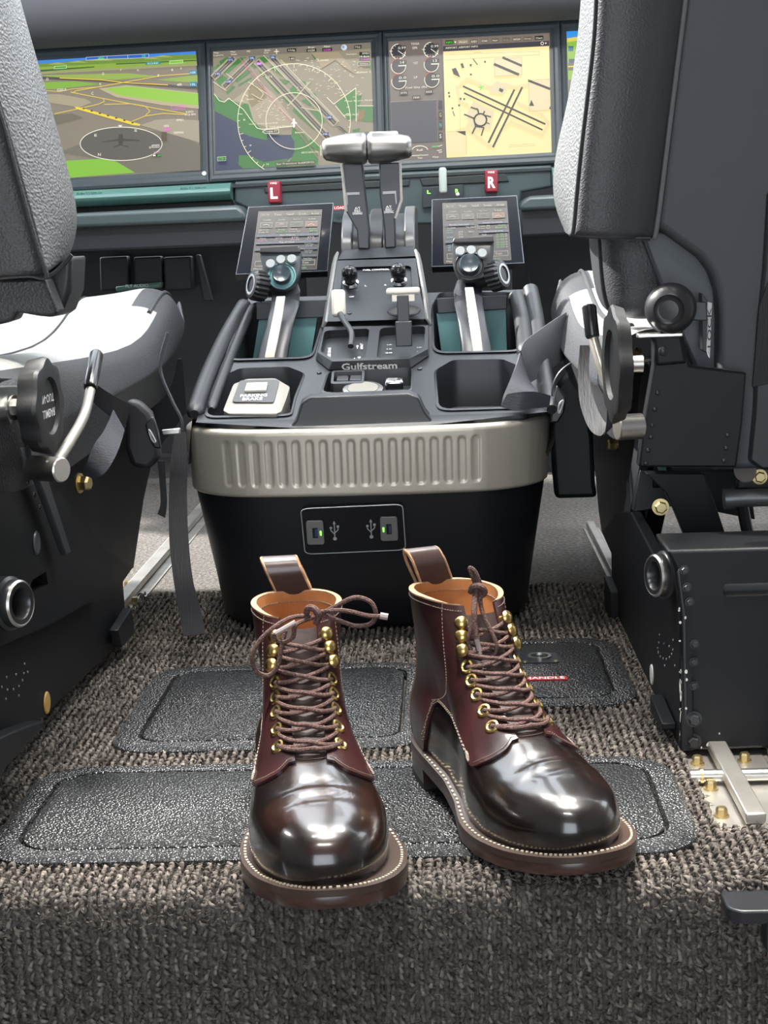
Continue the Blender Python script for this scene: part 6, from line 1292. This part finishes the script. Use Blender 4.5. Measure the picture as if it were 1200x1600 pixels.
plateY('adjuster_bar', [Z3(*p) for p in ((148, 618), (158, 612), (222, 645), (222, 660), (148, 632))], 1.80, .006, greymt, sb, .001)
bk = plateY('buckle', [Z3(*p) for p in ((258, 575), (300, 635), (290, 700), (262, 745), (225, 745), (235, 680))], 1.79, .006, mat('buckle_black', (.014, .014, .017), .35), sb, .002)
mb = MB(); mb.tube(catmull([PY(*Z3(*p), 1.788) for p in ((262, 690), (270, 660), (285, 645), (282, 665), (268, 700))], 4, True), .0012, 6, closed=True); obj('buckle_slot', mb, greyp, bk)
mb = MB(); mb.tube(catmull([PY(*Z3(*p), 1.795) for p in ((235, 655), (240, 580), (270, 520), (315, 482), (345, 475))], 6), .0012, 6); obj('cord', mb, blackpl2, sb)
sb2 = thing('seat_belt', 'dark looped belt webbing beside the right seat lever', 'seat belt', PY(940, 660, 1.48))
ribbon('strap', [(914, 540, 1.55, 8, 0), (912, 585, 1.53, 9, -2), (918, 630, 1.50, 11, -4), (934, 666, 1.47, 11, -7), (952, 670, 1.46, 9, -9), (958, 645, 1.46, 10, 6), (950, 610, 1.47, 9, 8)], webbing_d, sb2)
plateY('pouch', [Z3(*p) for p in ((240, 600), (300, 520), (360, 490), (420, 800), (430, 1020), (440, 1080), (250, 1085), (240, 980), (228, 780))], 2.02, .02, mat('pouch_dark', (.012, .016, .018), .5), sb2, .006)  # no pouch: dark slab standing in for the shade behind the strap
sb3 = thing('seat_belt', 'dark belt webbing with a buckle hanging beside the left seat', 'seat belt', PY(200, 660, 1.7))
ribbon2('strap', [((138, 590), (134, 618), 1.520), ((158, 606), (152, 634), 1.530), ((180, 620), (174, 652), 1.550), ((204, 632), (194, 668), 1.580)], webbing_d, sb3)
ribbon2('strap', [((176, 640), (194, 672), 1.550), ((170, 656), (190, 686), 1.540), ((160, 676), (184, 704), 1.525), ((146, 696), (172, 728), 1.510), ((137, 720), (160, 742), 1.505), ((132, 734), (142, 746), 1.510)], webbing, sb3)
plateY('pouch', [(195, 625), (215, 626), (235, 645), (246, 680), (250, 716), (232, 735), (205, 730), (195, 700)], 1.68, .02, mat('pouch_leather', (.018, .017, .020), .5), sb3, .006, 3)
bk = plateY('buckle', [(226, 662), (238, 650), (243, 660), (252, 702), (240, 700), (230, 680)], 1.655, .006, MATS['buckle_black'], sb3, .002); mb = MB(); mb.tube(catmull([PY(*p, 1.652) for p in ((232, 672), (236, 676), (243, 690), (238, 688))], 4, True), .001, 6, closed=True); obj('buckle_slot', mb, greyp, bk)
plateY('adjuster_bar', [(252, 672), (281, 669), (281, 678), (254, 680)], 1.70, .006, steel, sb3, .001)
ribbon('strap', [(252, 720, 1.70, 6, 0), (254, 750, 1.70, 5, 0), (256, 785, 1.70, 5, 0), (252, 806, 1.70, 6, 3)], webbing_d, sb3)
ribbon('strap', [(282, 675, 1.78, 9, 0), (280, 720, 1.77, 13, 0), (278, 780, 1.76, 14, 0), (280, 850, 1.74, 15, 0), (287, 910, 1.72, 15, -1), (298, 960, 1.71, 17, -2), (304, 992, 1.70, 17, -2)], webbing_d, sb3)
mb = MB(); mb.tube(catmull([PY(*p, 1.80) for p in ((262, 520), (250, 575), (268, 625), (283, 655), (284, 678))], 6), .0022, 6); obj('cord', mb, webbing, sb3)
